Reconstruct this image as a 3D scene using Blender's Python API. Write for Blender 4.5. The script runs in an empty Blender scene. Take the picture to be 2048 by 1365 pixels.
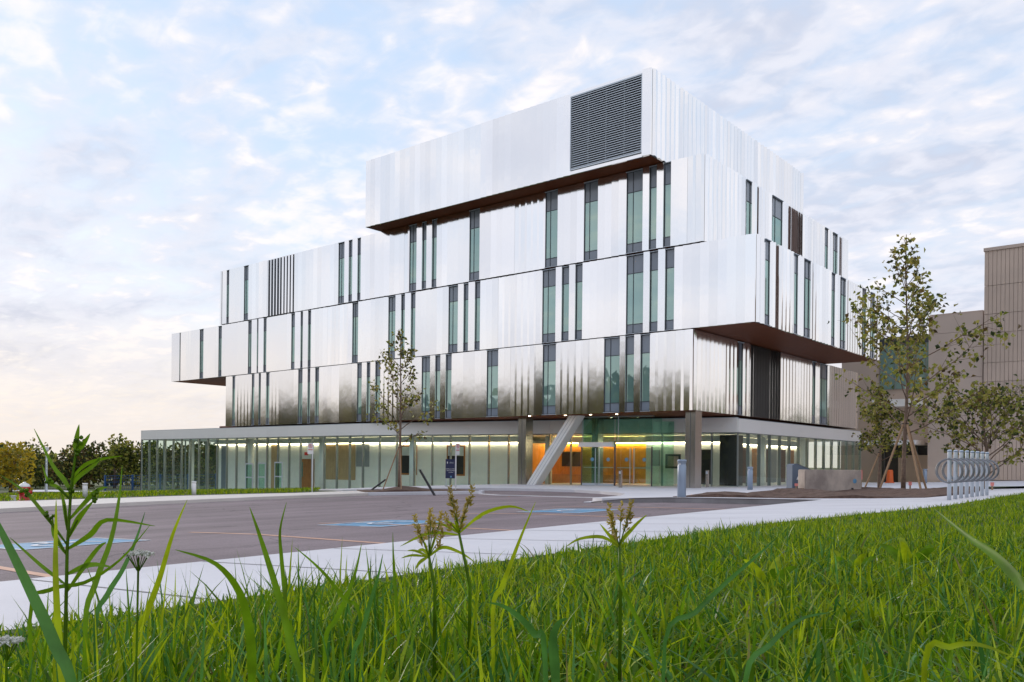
import bpy, bmesh, math, random
from mathutils import Vector, Matrix
R_ = random.Random(7)
sc = bpy.context.scene
C = sc.collection
# ------------------------------------------------------------------ camera
CZ = 1.10
cam_d = bpy.data.cameras.new('camera'); cam = bpy.data.objects.new('camera', cam_d); C.objects.link(cam)
YAW, ROLL, FPX = .6934, .0100, 1708.27
cam_d.sensor_fit = 'HORIZONTAL'; cam_d.sensor_width = 36; cam_d.lens = 36*FPX/2048
cam_d.shift_y = .1190; cam_d.clip_start = .05; cam_d.clip_end = 3000
_F = Vector((-math.sin(YAW), math.cos(YAW), 0)); _R = Vector((math.cos(YAW), math.sin(YAW), 0)); _U = Vector((0, 0, 1))
_R2 = math.cos(ROLL)*_R+math.sin(ROLL)*_U; _U2 = -math.sin(ROLL)*_R+math.cos(ROLL)*_U
M = Matrix((( _R2.x, _U2.x, -_F.x, 0), (_R2.y, _U2.y, -_F.y, 0), (_R2.z, _U2.z, -_F.z, CZ), (0, 0, 0, 1)))
cam.matrix_world = M
sc.camera = cam
# ------------------------------------------------------------------ world: sky with broken cloud
SUN_AZ = Vector((-.93, .10, 0)).normalized(); SUN_EL = math.radians(14)
w = bpy.data.worlds.new('World'); sc.world = w; w.use_nodes = True
nt = w.node_tree; N = nt.nodes; L = nt.links; N.clear()
def nd(t, **k):
    n = N.new(t)
    for a, b in k.items():
        if a == 'i':
            for i, v in b.items(): n.inputs[i].default_value = v
        else: setattr(n, a, b)
    return n
def mth(op, a, b=None, clamp=False):
    n = nd('ShaderNodeMath', operation=op, use_clamp=clamp)
    for i, v in enumerate((a, b)):
        if v is None: continue
        if isinstance(v, (int, float)): n.inputs[i].default_value = v
        else: L.new(v, n.inputs[i])
    return n.outputs[0]
def mix(f, a, b):
    n = nd('ShaderNodeMix', data_type='RGBA')
    for i, v in ((0, f), (6, a), (7, b)):
        if isinstance(v, (int, float)): n.inputs[i].default_value = v
        elif isinstance(v, tuple): n.inputs[i].default_value = v
        else: L.new(v, n.inputs[i])
    return n.outputs[2]
def ramp(v, stops, interp='EASE'):
    n = nd('ShaderNodeValToRGB'); cr = n.color_ramp; cr.interpolation = interp
    while len(cr.elements) < len(stops): cr.elements.new(0)
    for e, (p, c) in zip(cr.elements, stops):
        e.position = p; e.color = c if len(c) == 4 else (*c, 1)
    L.new(v, n.inputs[0]); return n.outputs[0]
sky = nd('ShaderNodeTexSky', sky_type='NISHITA', sun_disc=False, sun_elevation=SUN_EL, sun_rotation=math.atan2(SUN_AZ.x, SUN_AZ.y), altitude=100, air_density=1.0, dust_density=1.5, ozone_density=1.5)
geo = nd('ShaderNodeTexCoord')
sep = nd('ShaderNodeSeparateXYZ'); L.new(geo.outputs['Generated'], sep.inputs[0])
z = mth('MAXIMUM', sep.outputs[2], 0.0)
zz = mth('ADD', z, .16)
px = mth('DIVIDE', sep.outputs[0], zz); py = mth('DIVIDE', sep.outputs[1], zz)
cmb = nd('ShaderNodeCombineXYZ'); L.new(px, cmb.inputs[0]); L.new(py, cmb.inputs[1])
def noise(scale, detail, rough, dist=0, off=(0, 0, 0), sc2=(1, 1, 1), rot=0):
    mp = nd('ShaderNodeMapping'); mp.inputs['Location'].default_value = off; mp.inputs['Scale'].default_value = sc2; mp.inputs['Rotation'].default_value = (0, 0, rot)
    L.new(cmb.outputs[0], mp.inputs[0])
    n = nd('ShaderNodeTexNoise', noise_dimensions='3D'); n.inputs['Scale'].default_value = scale; n.inputs['Detail'].default_value = detail; n.inputs['Roughness'].default_value = rough; n.inputs['Distortion'].default_value = dist
    L.new(mp.outputs[0], n.inputs['Vector']); return n.outputs['Fac']
big = noise(.62, 3, .5, .2, (3.1, 1.7, 0))
puff = noise(11, 4, .5, .3, (1.2, 4.4, 0), (1, 1.15, 1), .5)
fine = noise(2.6, 9, .62, .8, (7.3, .4, 0), (1, 2.3, 1), .9)
cov = mth('ADD', mth('MULTIPLY', big, .50), mth('ADD', mth('MULTIPLY', puff, .40), mth('MULTIPLY', fine, .42)))
mask = ramp(cov, [(.45, (0, 0, 0)), (.76, (1, 1, 1))])
shade = noise(1.5, 5, .55, .2, (2.2, 9.1, 0), (1, 1.4, 1), .3)
shadec = ramp(mth('ADD', mth('MULTIPLY', shade, .62), mth('MULTIPLY', puff, .38)), [(.38, (.57, .61, .73)), (.50, (.73, .75, .84)), (.61, (.93, .885, .885))])
clear = ramp(z, [(0.0, (.84, .75, .67)), (.06, (.84, .80, .78)), (.16, (.74, .81, .91)), (.34, (.58, .72, .92)), (1.0, (.44, .62, .92))], 'LINEAR')
nish = nd('ShaderNodeVectorMath', operation='SCALE'); L.new(sky.outputs[0], nish.inputs[0]); nish.inputs[3].default_value = .12
base = mix(.90, nish.outputs[0], clear)
cl = mix(mask, base, shadec)
hz = ramp(z, [(0.0, (1, 1, 1)), (.035, (.8, .8, .8)), (.17, (0, 0, 0))], 'LINEAR')
cl = mix(hz, cl, (.84, .755, .685, 1))
below = ramp(sep.outputs[2], [(0.0, (1, 1, 1)), (.002, (0, 0, 0))], 'LINEAR')
bl2 = mth('LESS_THAN', sep.outputs[2], -.002)
cl = mix(bl2, cl, (.16, .17, .12, 1))
bg = nd('ShaderNodeBackground'); L.new(cl, bg.inputs[0]); bg.inputs[1].default_value = 1.07
out = nd('ShaderNodeOutputWorld'); L.new(bg.outputs[0], out.inputs[0])
w.cycles.sampling_method = 'AUTOMATIC'
# ------------------------------------------------------------------ weak low sun veiled by cloud
sl = bpy.data.lights.new('sun', 'SUN'); sl.energy = 1.4; sl.angle = math.radians(14); sl.color = (1, .88, .74)
so = bpy.data.objects.new('sun', sl); C.objects.link(so)
sd = Vector((SUN_AZ.x*math.cos(SUN_EL), SUN_AZ.y*math.cos(SUN_EL), math.sin(SUN_EL)))
so.rotation_euler = sd.to_track_quat('Z', 'Y').to_euler(); so.location = (-60, 0, 40)
# ------------------------------------------------------------------ render settings
sc.view_settings.view_transform = 'Standard'; sc.view_settings.look = 'None'; sc.view_settings.exposure = .10; sc.view_settings.gamma = 1
sc.cycles.use_denoising = True; sc.cycles.max_bounces = 7; sc.cycles.transparent_max_bounces = 16
sc.cycles.diffuse_bounces = 3; sc.cycles.glossy_bounces = 4; sc.cycles.transmission_bounces = 3
sc.cycles.sample_clamp_indirect = 6; sc.cycles.caustics_reflective = False; sc.cycles.caustics_refractive = False
# ------------------------------------------------------------------ materials
def new_mat(name):
    m = bpy.data.materials.new(name); m.use_nodes = True; t = m.node_tree
    return m, t, t.nodes['Principled BSDF']
def pmat(name, col, rough=.6, metal=0., var=0., vscale=3., bump=0., bscale=30., col2=None, spec=.5, rand=0., sheen=0., coords='Object', stretch=None, detail=5):
    m, t, b = new_mat(name)
    b.inputs['Base Color'].default_value = (*col, 1); b.inputs['Roughness'].default_value = rough; b.inputs['Metallic'].default_value = metal
    b.inputs['Specular IOR Level'].default_value = spec
    tc = t.nodes.new('ShaderNodeTexCoord'); src = tc.outputs[coords]
    if stretch:
        mp = t.nodes.new('ShaderNodeMapping'); mp.inputs['Scale'].default_value = stretch; t.links.new(src, mp.inputs[0]); src = mp.outputs[0]
    last = None
    if var or col2:
        n = t.nodes.new('ShaderNodeTexNoise'); n.inputs['Scale'].default_value = vscale; n.inputs['Detail'].default_value = detail; n.inputs['Roughness'].default_value = .6
        t.links.new(src, n.inputs['Vector'])
        r = t.nodes.new('ShaderNodeValToRGB'); r.color_ramp.elements[0].position = .32; r.color_ramp.elements[1].position = .68
        c2 = col2 or tuple(c*(1-var) for c in col)
        r.color_ramp.elements[0].color = (*c2, 1); r.color_ramp.elements[1].color = (*(col if col2 else tuple(min(1, c*(1+var)) for c in col)), 1)
        t.links.new(n.outputs['Fac'], r.inputs[0]); last = r.outputs[0]
    if rand:
        oi = t.nodes.new('ShaderNodeObjectInfo'); hs = t.nodes.new('ShaderNodeHueSaturation')
        mr = t.nodes.new('ShaderNodeMapRange'); mr.inputs['To Min'].default_value = 1-rand; mr.inputs['To Max'].default_value = 1+rand
        t.links.new(oi.outputs['Random'], mr.inputs[0]); t.links.new(mr.outputs[0], hs.inputs['Value'])
        if last: t.links.new(last, hs.inputs['Color'])
        else: hs.inputs['Color'].default_value = (*col, 1)
        last = hs.outputs[0]
    if last: t.links.new(last, b.inputs['Base Color'])
    if bump:
        n2 = t.nodes.new('ShaderNodeTexNoise'); n2.inputs['Scale'].default_value = bscale; n2.inputs['Detail'].default_value = 6
        t.links.new(src, n2.inputs['Vector'])
        bp = t.nodes.new('ShaderNodeBump'); bp.inputs['Strength'].default_value = bump; bp.inputs['Distance'].default_value = .02
        t.links.new(n2.outputs['Fac'], bp.inputs['Height']); t.links.new(bp.outputs[0], b.inputs['Normal'])
    return m
def leafmat(name, col, col2, trans=.35, gloss=.45, nscale=14):
    m, t, b = new_mat(name)
    b.inputs['Roughness'].default_value = gloss; b.inputs['Specular IOR Level'].default_value = .28
    g = t.nodes.new('ShaderNodeNewGeometry'); r = t.nodes.new('ShaderNodeValToRGB')
    r.color_ramp.elements[0].color = (*col, 1); r.color_ramp.elements[1].color = (*col2, 1)
    t.links.new(g.outputs['Random Per Island'], r.inputs[0])
    tc = t.nodes.new('ShaderNodeTexCoord'); nz = t.nodes.new('ShaderNodeTexNoise'); nz.inputs['Scale'].default_value = nscale; nz.inputs['Detail'].default_value = 4; t.links.new(tc.outputs['Object'], nz.inputs['Vector'])
    mr = t.nodes.new('ShaderNodeMapRange'); mr.inputs['From Min'].default_value = .3; mr.inputs['From Max'].default_value = .7; mr.inputs['To Min'].default_value = .62; mr.inputs['To Max'].default_value = 1.25; t.links.new(nz.outputs['Fac'], mr.inputs[0])
    hs = t.nodes.new('ShaderNodeHueSaturation'); t.links.new(r.outputs[0], hs.inputs['Color']); t.links.new(mr.outputs[0], hs.inputs['Value'])
    t.links.new(hs.outputs[0], b.inputs['Base Color'])
    tr = t.nodes.new('ShaderNodeBsdfTranslucent'); t.links.new(hs.outputs[0], tr.inputs[0])
    mx = t.nodes.new('ShaderNodeMixShader'); mx.inputs[0].default_value = trans
    o = t.nodes['Material Output']; t.links.new(b.outputs[0], mx.inputs[1]); t.links.new(tr.outputs[0], mx.inputs[2]); t.links.new(mx.outputs[0], o.inputs[0])
    return m
def schlick(t, f0, gain=1.0):
    g = t.nodes.new('ShaderNodeNewGeometry'); d = t.nodes.new('ShaderNodeVectorMath'); d.operation = 'DOT_PRODUCT'
    t.links.new(g.outputs['Normal'], d.inputs[0]); t.links.new(g.outputs['Incoming'], d.inputs[1])
    def mm(op, a, b):
        n = t.nodes.new('ShaderNodeMath'); n.operation = op; n.use_clamp = op == 'MULTIPLY_ADD'
        for i, v in enumerate((a, b)):
            if isinstance(v, float): n.inputs[i].default_value = v
            elif v is not None: t.links.new(v, n.inputs[i])
        return n
    c = mm('SUBTRACT', 1.0, mm('ABSOLUTE', d.outputs['Value'], None).outputs[0]); p = mm('POWER', c.outputs[0], 5.0)
    r = mm('MULTIPLY_ADD', p.outputs[0], (1-f0)*gain); r.inputs[2].default_value = f0
    return r.outputs[0]
def glassmat(name, tint, f0=.06, rough=.0):
    m, t, b = new_mat(name); t.nodes.remove(b)
    tr = t.nodes.new('ShaderNodeBsdfTransparent'); tr.inputs[0].default_value = (*tint, 1)
    gl = t.nodes.new('ShaderNodeBsdfGlossy'); gl.inputs['Roughness'].default_value = rough; gl.inputs[0].default_value = (.9, .97, .93, 1)
    fr_ = schlick(t, f0, .8)
    mx = t.nodes.new('ShaderNodeMixShader'); t.links.new(fr_, mx.inputs[0]); t.links.new(tr.outputs[0], mx.inputs[1]); t.links.new(gl.outputs[0], mx.inputs[2])
    t.links.new(mx.outputs[0], t.nodes['Material Output'].inputs[0]); return m
def emat(name, col, s):
    m, t, b = new_mat(name); b.inputs['Base Color'].default_value = (*col, 1)
    b.inputs['Emission Color'].default_value = (*col, 1); b.inputs['Emission Strength'].default_value = s; return m
def steel(name, col, rough, rand=.04, wav=.012):
    m, t, b = new_mat(name); b.inputs['Metallic'].default_value = 1
    oi = t.nodes.new('ShaderNodeObjectInfo'); hs = t.nodes.new('ShaderNodeHueSaturation'); hs.inputs['Color'].default_value = (*col, 1)
    mr = t.nodes.new('ShaderNodeMapRange'); mr.inputs['To Min'].default_value = 1-rand; mr.inputs['To Max'].default_value = 1+rand*.6
    t.links.new(oi.outputs['Random'], mr.inputs[0]); t.links.new(mr.outputs[0], hs.inputs['Value']); t.links.new(hs.outputs[0], b.inputs['Base Color'])
    tc = t.nodes.new('ShaderNodeTexCoord')
    va = t.nodes.new('ShaderNodeVectorMath'); va.operation = 'ADD'; t.links.new(tc.outputs['Object'], va.inputs[0])
    cb = t.nodes.new('ShaderNodeCombineXYZ'); mu = t.nodes.new('ShaderNodeMath'); mu.operation = 'MULTIPLY'; mu.inputs[1].default_value = 50
    t.links.new(oi.outputs['Random'], mu.inputs[0]); t.links.new(mu.outputs[0], cb.inputs[1]); t.links.new(cb.outputs[0], va.inputs[1])
    n = t.nodes.new('ShaderNodeTexNoise'); n.inputs['Scale'].default_value = .9; n.inputs['Detail'].default_value = 2; t.links.new(va.outputs[0], n.inputs['Vector'])
    bp = t.nodes.new('ShaderNodeBump'); bp.inputs['Strength'].default_value = 1; bp.inputs['Distance'].default_value = wav
    t.links.new(n.outputs['Fac'], bp.inputs['Height']); t.links.new(bp.outputs[0], b.inputs['Normal'])
    mp = t.nodes.new('ShaderNodeMapping'); mp.inputs['Scale'].default_value = (40, 40, 1.2); t.links.new(va.outputs[0], mp.inputs[0])
    n2 = t.nodes.new('ShaderNodeTexNoise'); n2.inputs['Scale'].default_value = 1; n2.inputs['Detail'].default_value = 3; t.links.new(mp.outputs[0], n2.inputs['Vector'])
    m2 = t.nodes.new('ShaderNodeMapRange'); m2.inputs['To Min'].default_value = rough*.7; m2.inputs['To Max'].default_value = rough*1.35; t.links.new(n2.outputs['Fac'], m2.inputs[0]); t.links.new(m2.outputs[0], b.inputs['Roughness'])
    return m
MT = {}
MT['panel'] = steel('brushed_panel', (.955, .95, .94), .105, .06, .006)
MT['column'] = steel('column_steel', (.62, .58, .53), .22, 0, .004)
MT['fascia'] = pmat('fascia_metal', (.88, .87, .84), .28, .12, rand=.02)
MT['core'] = pmat('core_charcoal', (.05, .052, .056), .7)
MT['frame'] = pmat('window_frame', (.075, .085, .10), .4, .4)
MT['spandrel'] = pmat('spandrel', (.23, .27, .32), .15, 0, spec=.7)
MT['mullion'] = pmat('mullion', (.27, .30, .29), .35, .5)
MT['roof'] = pmat('roofing', (.35, .35, .35), .8)
MT['soffit'] = pmat('soffit_wood', (.15, .042, .014), .6, 0, .35, 2.5, .15, 14, stretch=(1, 9, 1), spec=.15)
MT['bronze'] = pmat('bronze_fin', (.13, .06, .04), .45, .2)
MT['glass'] = glassmat('podium_glass', (.92, .975, .95), .03)
MT['doorglass'] = glassmat('door_glass', (.74, .92, .85), .07)
def winmat():
    m, t, b = new_mat('window_glass'); oi = t.nodes.new('ShaderNodeObjectInfo'); r = t.nodes.new('ShaderNodeValToRGB')
    r.color_ramp.elements[0].color = (.14, .27, .25, 1); r.color_ramp.elements[1].color = (.36, .52, .46, 1)
    t.links.new(oi.outputs['Random'], r.inputs[0]); t.links.new(r.outputs[0], b.inputs['Base Color'])
    b.inputs['Roughness'].default_value = .6; b.inputs['Specular IOR Level'].default_value = 0
    gl = t.nodes.new('ShaderNodeBsdfGlossy'); gl.inputs[0].default_value = (.72, .92, .84, 1); gl.inputs['Roughness'].default_value = .015
    fr_ = schlick(t, .30, .9)
    mx = t.nodes.new('ShaderNodeMixShader'); t.links.new(fr_, mx.inputs[0]); t.links.new(b.outputs[0], mx.inputs[1]); t.links.new(gl.outputs[0], mx.inputs[2])
    t.links.new(mx.outputs[0], t.nodes['Material Output'].inputs[0]); return m
MT['pane'] = winmat()
MT['wall_in'] = pmat('plaster', (.86, .88, .85), .7, var=.03)
MT['ceil_in'] = pmat('ceiling_white', (.74, .77, .73), .8)
MT['wood_in'] = pmat('timber_panelling', (.62, .27, .05), .4, 0, .2, 2, stretch=(6, 6, .6))
MT['wood_pale'] = pmat('pale_timber', (.50, .36, .20), .45, 0, .15, 2, stretch=(6, 6, .6))
MT['wood_door'] = pmat('door_timber', (.42, .17, .05), .4, 0, .2, 3, stretch=(6, 6, .8))
MT['dark'] = pmat('dark_void', (.025, .022, .022), .5)
MT['cove'] = emat('cove_light', (1, .80, .54), 19)
MT['cove_amber'] = emat('cove_light_amber', (1, .62, .22), 75)
MT['brace'] = pmat('brace_paint', (.80, .80, .77), .45, 0, .04, 2)
MT['lamp'] = emat('downlight_glow', (1, .80, .55), 14)
MT['asphalt'] = pmat('asphalt', (.265, .22, .255), .85, 0, 0, .35, .35, 120, col2=(.205, .172, .20), detail=10)
def asphalt():
    m, t, b = new_mat('asphalt'); b.inputs['Roughness'].default_value = .85
    tc = t.nodes.new('ShaderNodeTexCoord'); src = tc.outputs['Object']
    def nz(scale, detail, st=(1, 1, 1)):
        mp = t.nodes.new('ShaderNodeMapping'); mp.inputs['Scale'].default_value = st; t.links.new(src, mp.inputs[0])
        n = t.nodes.new('ShaderNodeTexNoise'); n.inputs['Scale'].default_value = scale; n.inputs['Detail'].default_value = detail; n.inputs['Roughness'].default_value = .6; t.links.new(mp.outputs[0], n.inputs['Vector']); return n.outputs['Fac']
    def rng_(v, a, b_, lo, hi):
        r = t.nodes.new('ShaderNodeMapRange'); r.inputs[1].default_value = a; r.inputs[2].default_value = b_; r.inputs[3].default_value = lo; r.inputs[4].default_value = hi; t.links.new(v, r.inputs[0]); return r.outputs[0]
    def mul(a, b_):
        n = t.nodes.new('ShaderNodeMath'); n.operation = 'MULTIPLY'; t.links.new(a, n.inputs[0]); t.links.new(b_, n.inputs[1]); return n.outputs[0]
    vo = t.nodes.new('ShaderNodeTexVoronoi'); vo.feature = 'DISTANCE_TO_EDGE'; vo.inputs['Scale'].default_value = .22
    ad = t.nodes.new('ShaderNodeVectorMath'); ad.operation = 'ADD'; n3 = t.nodes.new('ShaderNodeTexNoise'); n3.inputs['Scale'].default_value = .8; n3.inputs['Detail'].default_value = 6; t.links.new(src, n3.inputs['Vector']); t.links.new(src, ad.inputs[0]); t.links.new(n3.outputs['Color'], ad.inputs[1]); t.links.new(ad.outputs[0], vo.inputs['Vector'])
    v = mul(rng_(nz(.5, 6, (1.6, .25, 1)), .3, .7, .72, 1.2), rng_(nz(.25, 5), .35, .65, .86, 1.12))
    v = mul(v, rng_(nz(55, 3), .3, .7, .72, 1.3)); v = mul(v, rng_(vo.outputs['Distance'], .0, .006, .62, 1.0)); v = mul(v, rng_(nz(1.1, 3), .30, .36, .72, 1.0))
    hs = t.nodes.new('ShaderNodeHueSaturation'); hs.inputs['Color'].default_value = (.225, .178, .19, 1); t.links.new(v, hs.inputs['Value']); t.links.new(hs.outputs[0], b.inputs['Base Color'])
    bp = t.nodes.new('ShaderNodeBump'); bp.inputs['Strength'].default_value = .4; bp.inputs['Distance'].default_value = .01; t.links.new(nz(120, 3), bp.inputs['Height']); t.links.new(bp.outputs[0], b.inputs['Normal'])
    return m
MT['asphalt'] = asphalt()
MT['conc'] = pmat('paving_concrete', (.72, .71, .74), .8, 0, 0, .5, .2, 60, col2=(.62, .61, .64), detail=10)
MT['conc2'] = pmat('walk_concrete', (.80, .745, .69), .8, 0, 0, .6, .2, 60, col2=(.70, .65, .60), detail=10)
MT['kerb'] = pmat('kerb_concrete', (.34, .33, .34), .85, 0, 0, 1.2, .3, 40, col2=(.22, .21, .215), detail=10)
MT['soil'] = pmat('mulch', (.17, .105, .08), .95, 0, 0, 6, 1, 45, col2=(.08, .048, .036))
MT['field'] = pmat('field_grass', (.11, .13, .035), .9, 0, 0, .12, .4, 3, col2=(.06, .085, .02), detail=8)
MT['turf'] = pmat('turf', (.045, .07, .012), .9, 0, 0, 2.5, .6, 30, col2=(.02, .034, .007))
MT['paint_o'] = pmat('line_paint', (.62, .36, .25), .7, 0, .15, 8)
MT['paint_b'] = pmat('blue_paint', (.12, .31, .50), .6, 0, .15, 6)
MT['paint_w'] = pmat('white_paint', (.72, .74, .78), .6, 0, .08, 6)
MT['precast'] = pmat('precast_concrete', (.61, .48, .39), .85, 0, 0, .6, .25, 25, col2=(.53, .42, .345), rand=.05, detail=8)
MT['precast2'] = pmat('brushed_concrete', (.60, .48, .40), .85, 0, 0, .5, .2, 25, col2=(.54, .435, .365), rand=.04)
MT['bluegrey'] = pmat('blue_grey_paint', (.30, .37, .47), .4, .1)
MT['galv'] = pmat('galvanised', (.60, .66, .72), .35, .45)
MT['ring'] = pmat('ring_steel', (.22, .225, .24), .4, .6)
MT['cab'] = pmat('cabinet_blue_grey', (.115, .15, .205), .45)
MT['block'] = pmat('weathered_block', (.58, .49, .42), .9, 0, 0, 2.2, .5, 18, col2=(.30, .25, .225), detail=9, stretch=(1, 1, .6))
MT['red'] = pmat('hydrant_red', (.50, .02, .02), .4)
MT['white'] = pmat('white_enamel', (.80, .80, .80), .4)
MT['navy'] = pmat('sign_navy', (.008, .014, .065), .35)
MT['pink'] = pmat('marker_pink', (.85, .28, .25), .5)
MT['orange'] = pmat('barrel_orange', (.75, .13, .02), .5)
MT['black'] = pmat('black_pipe', (.02, .02, .025), .4)
MT['bark'] = pmat('bark', (.19, .13, .095), .9, 0, .35, 12, .5, 40)
MT['stake'] = pmat('stake_timber', (.36, .23, .135), .8, 0, .2, 10, stretch=(4, 4, 1))
MT['blue'] = pmat('fence_blue', (.01, .07, .22), .5)
MT['redsign'] = pmat('sign_red', (.65, .05, .05), .5)
MT['grime'] = pmat('grey_face', (.30, .33, .36), .5)
MT['lf1'] = leafmat('leaf_green', (.17, .20, .028), (.40, .41, .07))
MT['lf2'] = leafmat('leaf_olive', (.26, .235, .05), (.48, .41, .10))
MT['lf3'] = leafmat('leaf_dark', (.035, .055, .014), (.085, .11, .026))
MT['lf4'] = leafmat('leaf_yellow', (.42, .31, .015), (.60, .44, .03))
MT['lf5'] = leafmat('leaf_brown', (.10, .07, .028), (.18, .115, .035))
MT['gr1'] = leafmat('grass_bright', (.20, .30, .004), (.46, .57, .014), .5, .45)
MT['gr2'] = leafmat('grass_deep', (.06, .15, .004), (.19, .35, .010), .45, .40)
MT['gr3'] = leafmat('grass_blue', (.04, .15, .022), (.12, .30, .06), .35, .26)
MT['gr4'] = leafmat('grass_dry', (.20, .18, .05), (.28, .26, .09), .3, .7)
MT['seed'] = leafmat('seed_head', (.45, .34, .07), (.60, .48, .14), .3, .6)
MT['petal'] = leafmat('petal_white', (.60, .60, .55), (.75, .75, .70), .2, .6)
# ------------------------------------------------------------------ mesh helpers
class MB:
    def __init__(s): s.v = []; s.f = []; s.m = []; s.cur = 0
    def add(s, vs, fs):
        o = len(s.v); s.v += [tuple(p) for p in vs]
        for q in fs: s.f.append(tuple(i+o for i in q)); s.m.append(s.cur)
        return s
    def box(s, x0, x1, y0, y1, z0, z1):
        return s.add([(x0, y0, z0), (x1, y0, z0), (x1, y1, z0), (x0, y1, z0), (x0, y0, z1), (x1, y0, z1), (x1, y1, z1), (x0, y1, z1)],
                     [(0, 3, 2, 1), (4, 5, 6, 7), (0, 1, 5, 4), (1, 2, 6, 5), (2, 3, 7, 6), (3, 0, 4, 7)])
    def prism(s, poly, z0, z1):
        n = len(poly); zb = z0 if isinstance(z0, (list, tuple)) else [z0]*n; zt = z1 if isinstance(z1, (list, tuple)) else [z1]*n
        a = sum(poly[i][0]*poly[(i+1) % n][1]-poly[(i+1) % n][0]*poly[i][1] for i in range(n))
        if a < 0: poly = poly[::-1]; zb = zb[::-1]; zt = zt[::-1]
        vs = [(p[0], p[1], q) for p, q in zip(poly, zb)]+[(p[0], p[1], q) for p, q in zip(poly, zt)]
        return s.add(vs, [tuple(range(n-1, -1, -1)), tuple(range(n, 2*n))]+[(i, (i+1) % n, n+(i+1) % n, n+i) for i in range(n)])
    def obox(s, c, ax, ay, az):   # centre and three half-axis vectors
        c = Vector(c); P = [c+i*Vector(ax)+j*Vector(ay)+k*Vector(az) for k in (-1, 1) for i, j in ((-1, -1), (1, -1), (1, 1), (-1, 1))]
        return s.add(P, [(0, 3, 2, 1), (4, 5, 6, 7), (0, 1, 5, 4), (1, 2, 6, 5), (2, 3, 7, 6), (3, 0, 4, 7)])
    def tube(s, pts, rad, n=8, cap=True):
        pts = [Vector(p) for p in pts]; rs = rad if isinstance(rad, (list, tuple)) else [rad]*len(pts)
        rings = []; up = Vector((0, 0, 1)); prev = None
        for i, p in enumerate(pts):
            t = (pts[min(i+1, len(pts)-1)]-pts[max(i-1, 0)]); t = t.normalized() if t.length > 1e-9 else up
            if prev is None: prev = t.orthogonal().normalized()
            a = (prev-t*prev.dot(t)); a = a.normalized() if a.length > 1e-6 else t.orthogonal().normalized(); prev = a; b = t.cross(a)
            rings.append([p+rs[i]*(math.cos(2*math.pi*k/n)*a+math.sin(2*math.pi*k/n)*b) for k in range(n)])
        vs = [q for r in rings for q in r]; fs = []
        for i in range(len(pts)-1):
            for k in range(n): fs.append((i*n+k, i*n+(k+1) % n, (i+1)*n+(k+1) % n, (i+1)*n+k))
        if cap: fs += [tuple(range(n-1, -1, -1)), tuple((len(pts)-1)*n+k for k in range(n))]
        return s.add(vs, fs)
    def lathe(s, prof, c=(0, 0, 0), n=16):
        return s.tube([(c[0], c[1], c[2]+h) for h, r in prof], [max(r, .0005) for h, r in prof], n)
    def torus(s, c, ax, ay, R, r, n=24, m=6):
        c = Vector(c); ax = Vector(ax).normalized(); ay = Vector(ay).normalized(); az = ax.cross(ay); vs = []; fs = []
        for i in range(n):
            a = 2*math.pi*i/n; d = math.cos(a)*ax+math.sin(a)*ay
            for j in range(m):
                b = 2*math.pi*j/m; vs.append(c+d*(R+r*math.cos(b))+az*r*math.sin(b))
        for i in range(n):
            for j in range(m): fs.append((i*m+j, ((i+1) % n)*m+j, ((i+1) % n)*m+(j+1) % m, i*m+(j+1) % m))
        return s.add(vs, fs)
    def mesh(s, name, mats, smooth=False):
        me = bpy.data.meshes.new(name); me.from_pydata(s.v, [], s.f)
        for m in (mats if isinstance(mats, (list, tuple)) else [mats]): me.materials.append(MT[m] if isinstance(m, str) else m)
        if max(s.m, default=0): me.polygons.foreach_set('material_index', s.m)
        if smooth: me.polygons.foreach_set('use_smooth', [True]*len(me.polygons))
        me.update(); return me
    def build(s, name, mats, parent=None, smooth=False, **k):
        o = bpy.data.objects.new(name, s.mesh(name, mats, smooth)); C.objects.link(o)
        if parent: o.parent = parent; o.matrix_parent_inverse = Matrix.Translation(-parent.location) if parent.type == 'EMPTY' else Matrix()
        for a, b in k.items(): o[a] = b
        return o
def thing(name, label, cat, loc=(0, 0, 0), group=None):
    o = bpy.data.objects.new(name, None); C.objects.link(o); o.location = loc; o.empty_display_size = .2
    o['label'] = label; o['category'] = cat
    if group: o['group'] = group
    return o
def child(name, me, parent, loc=(0, 0, 0)):
    o = bpy.data.objects.new(name, me); C.objects.link(o); o.location = loc; o.parent = parent
    o.matrix_parent_inverse = Matrix.Translation(-parent.location) if parent.type == 'EMPTY' else Matrix.Translation(-parent.location)
    return o
def lerp(t, xs, ys):
    if t <= xs[0]: return ys[0]
    for a, b, c, d in zip(xs, xs[1:], ys, ys[1:]):
        if t <= b: return c+(d-c)*(t-a)/(b-a)
    return ys[-1]
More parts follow.
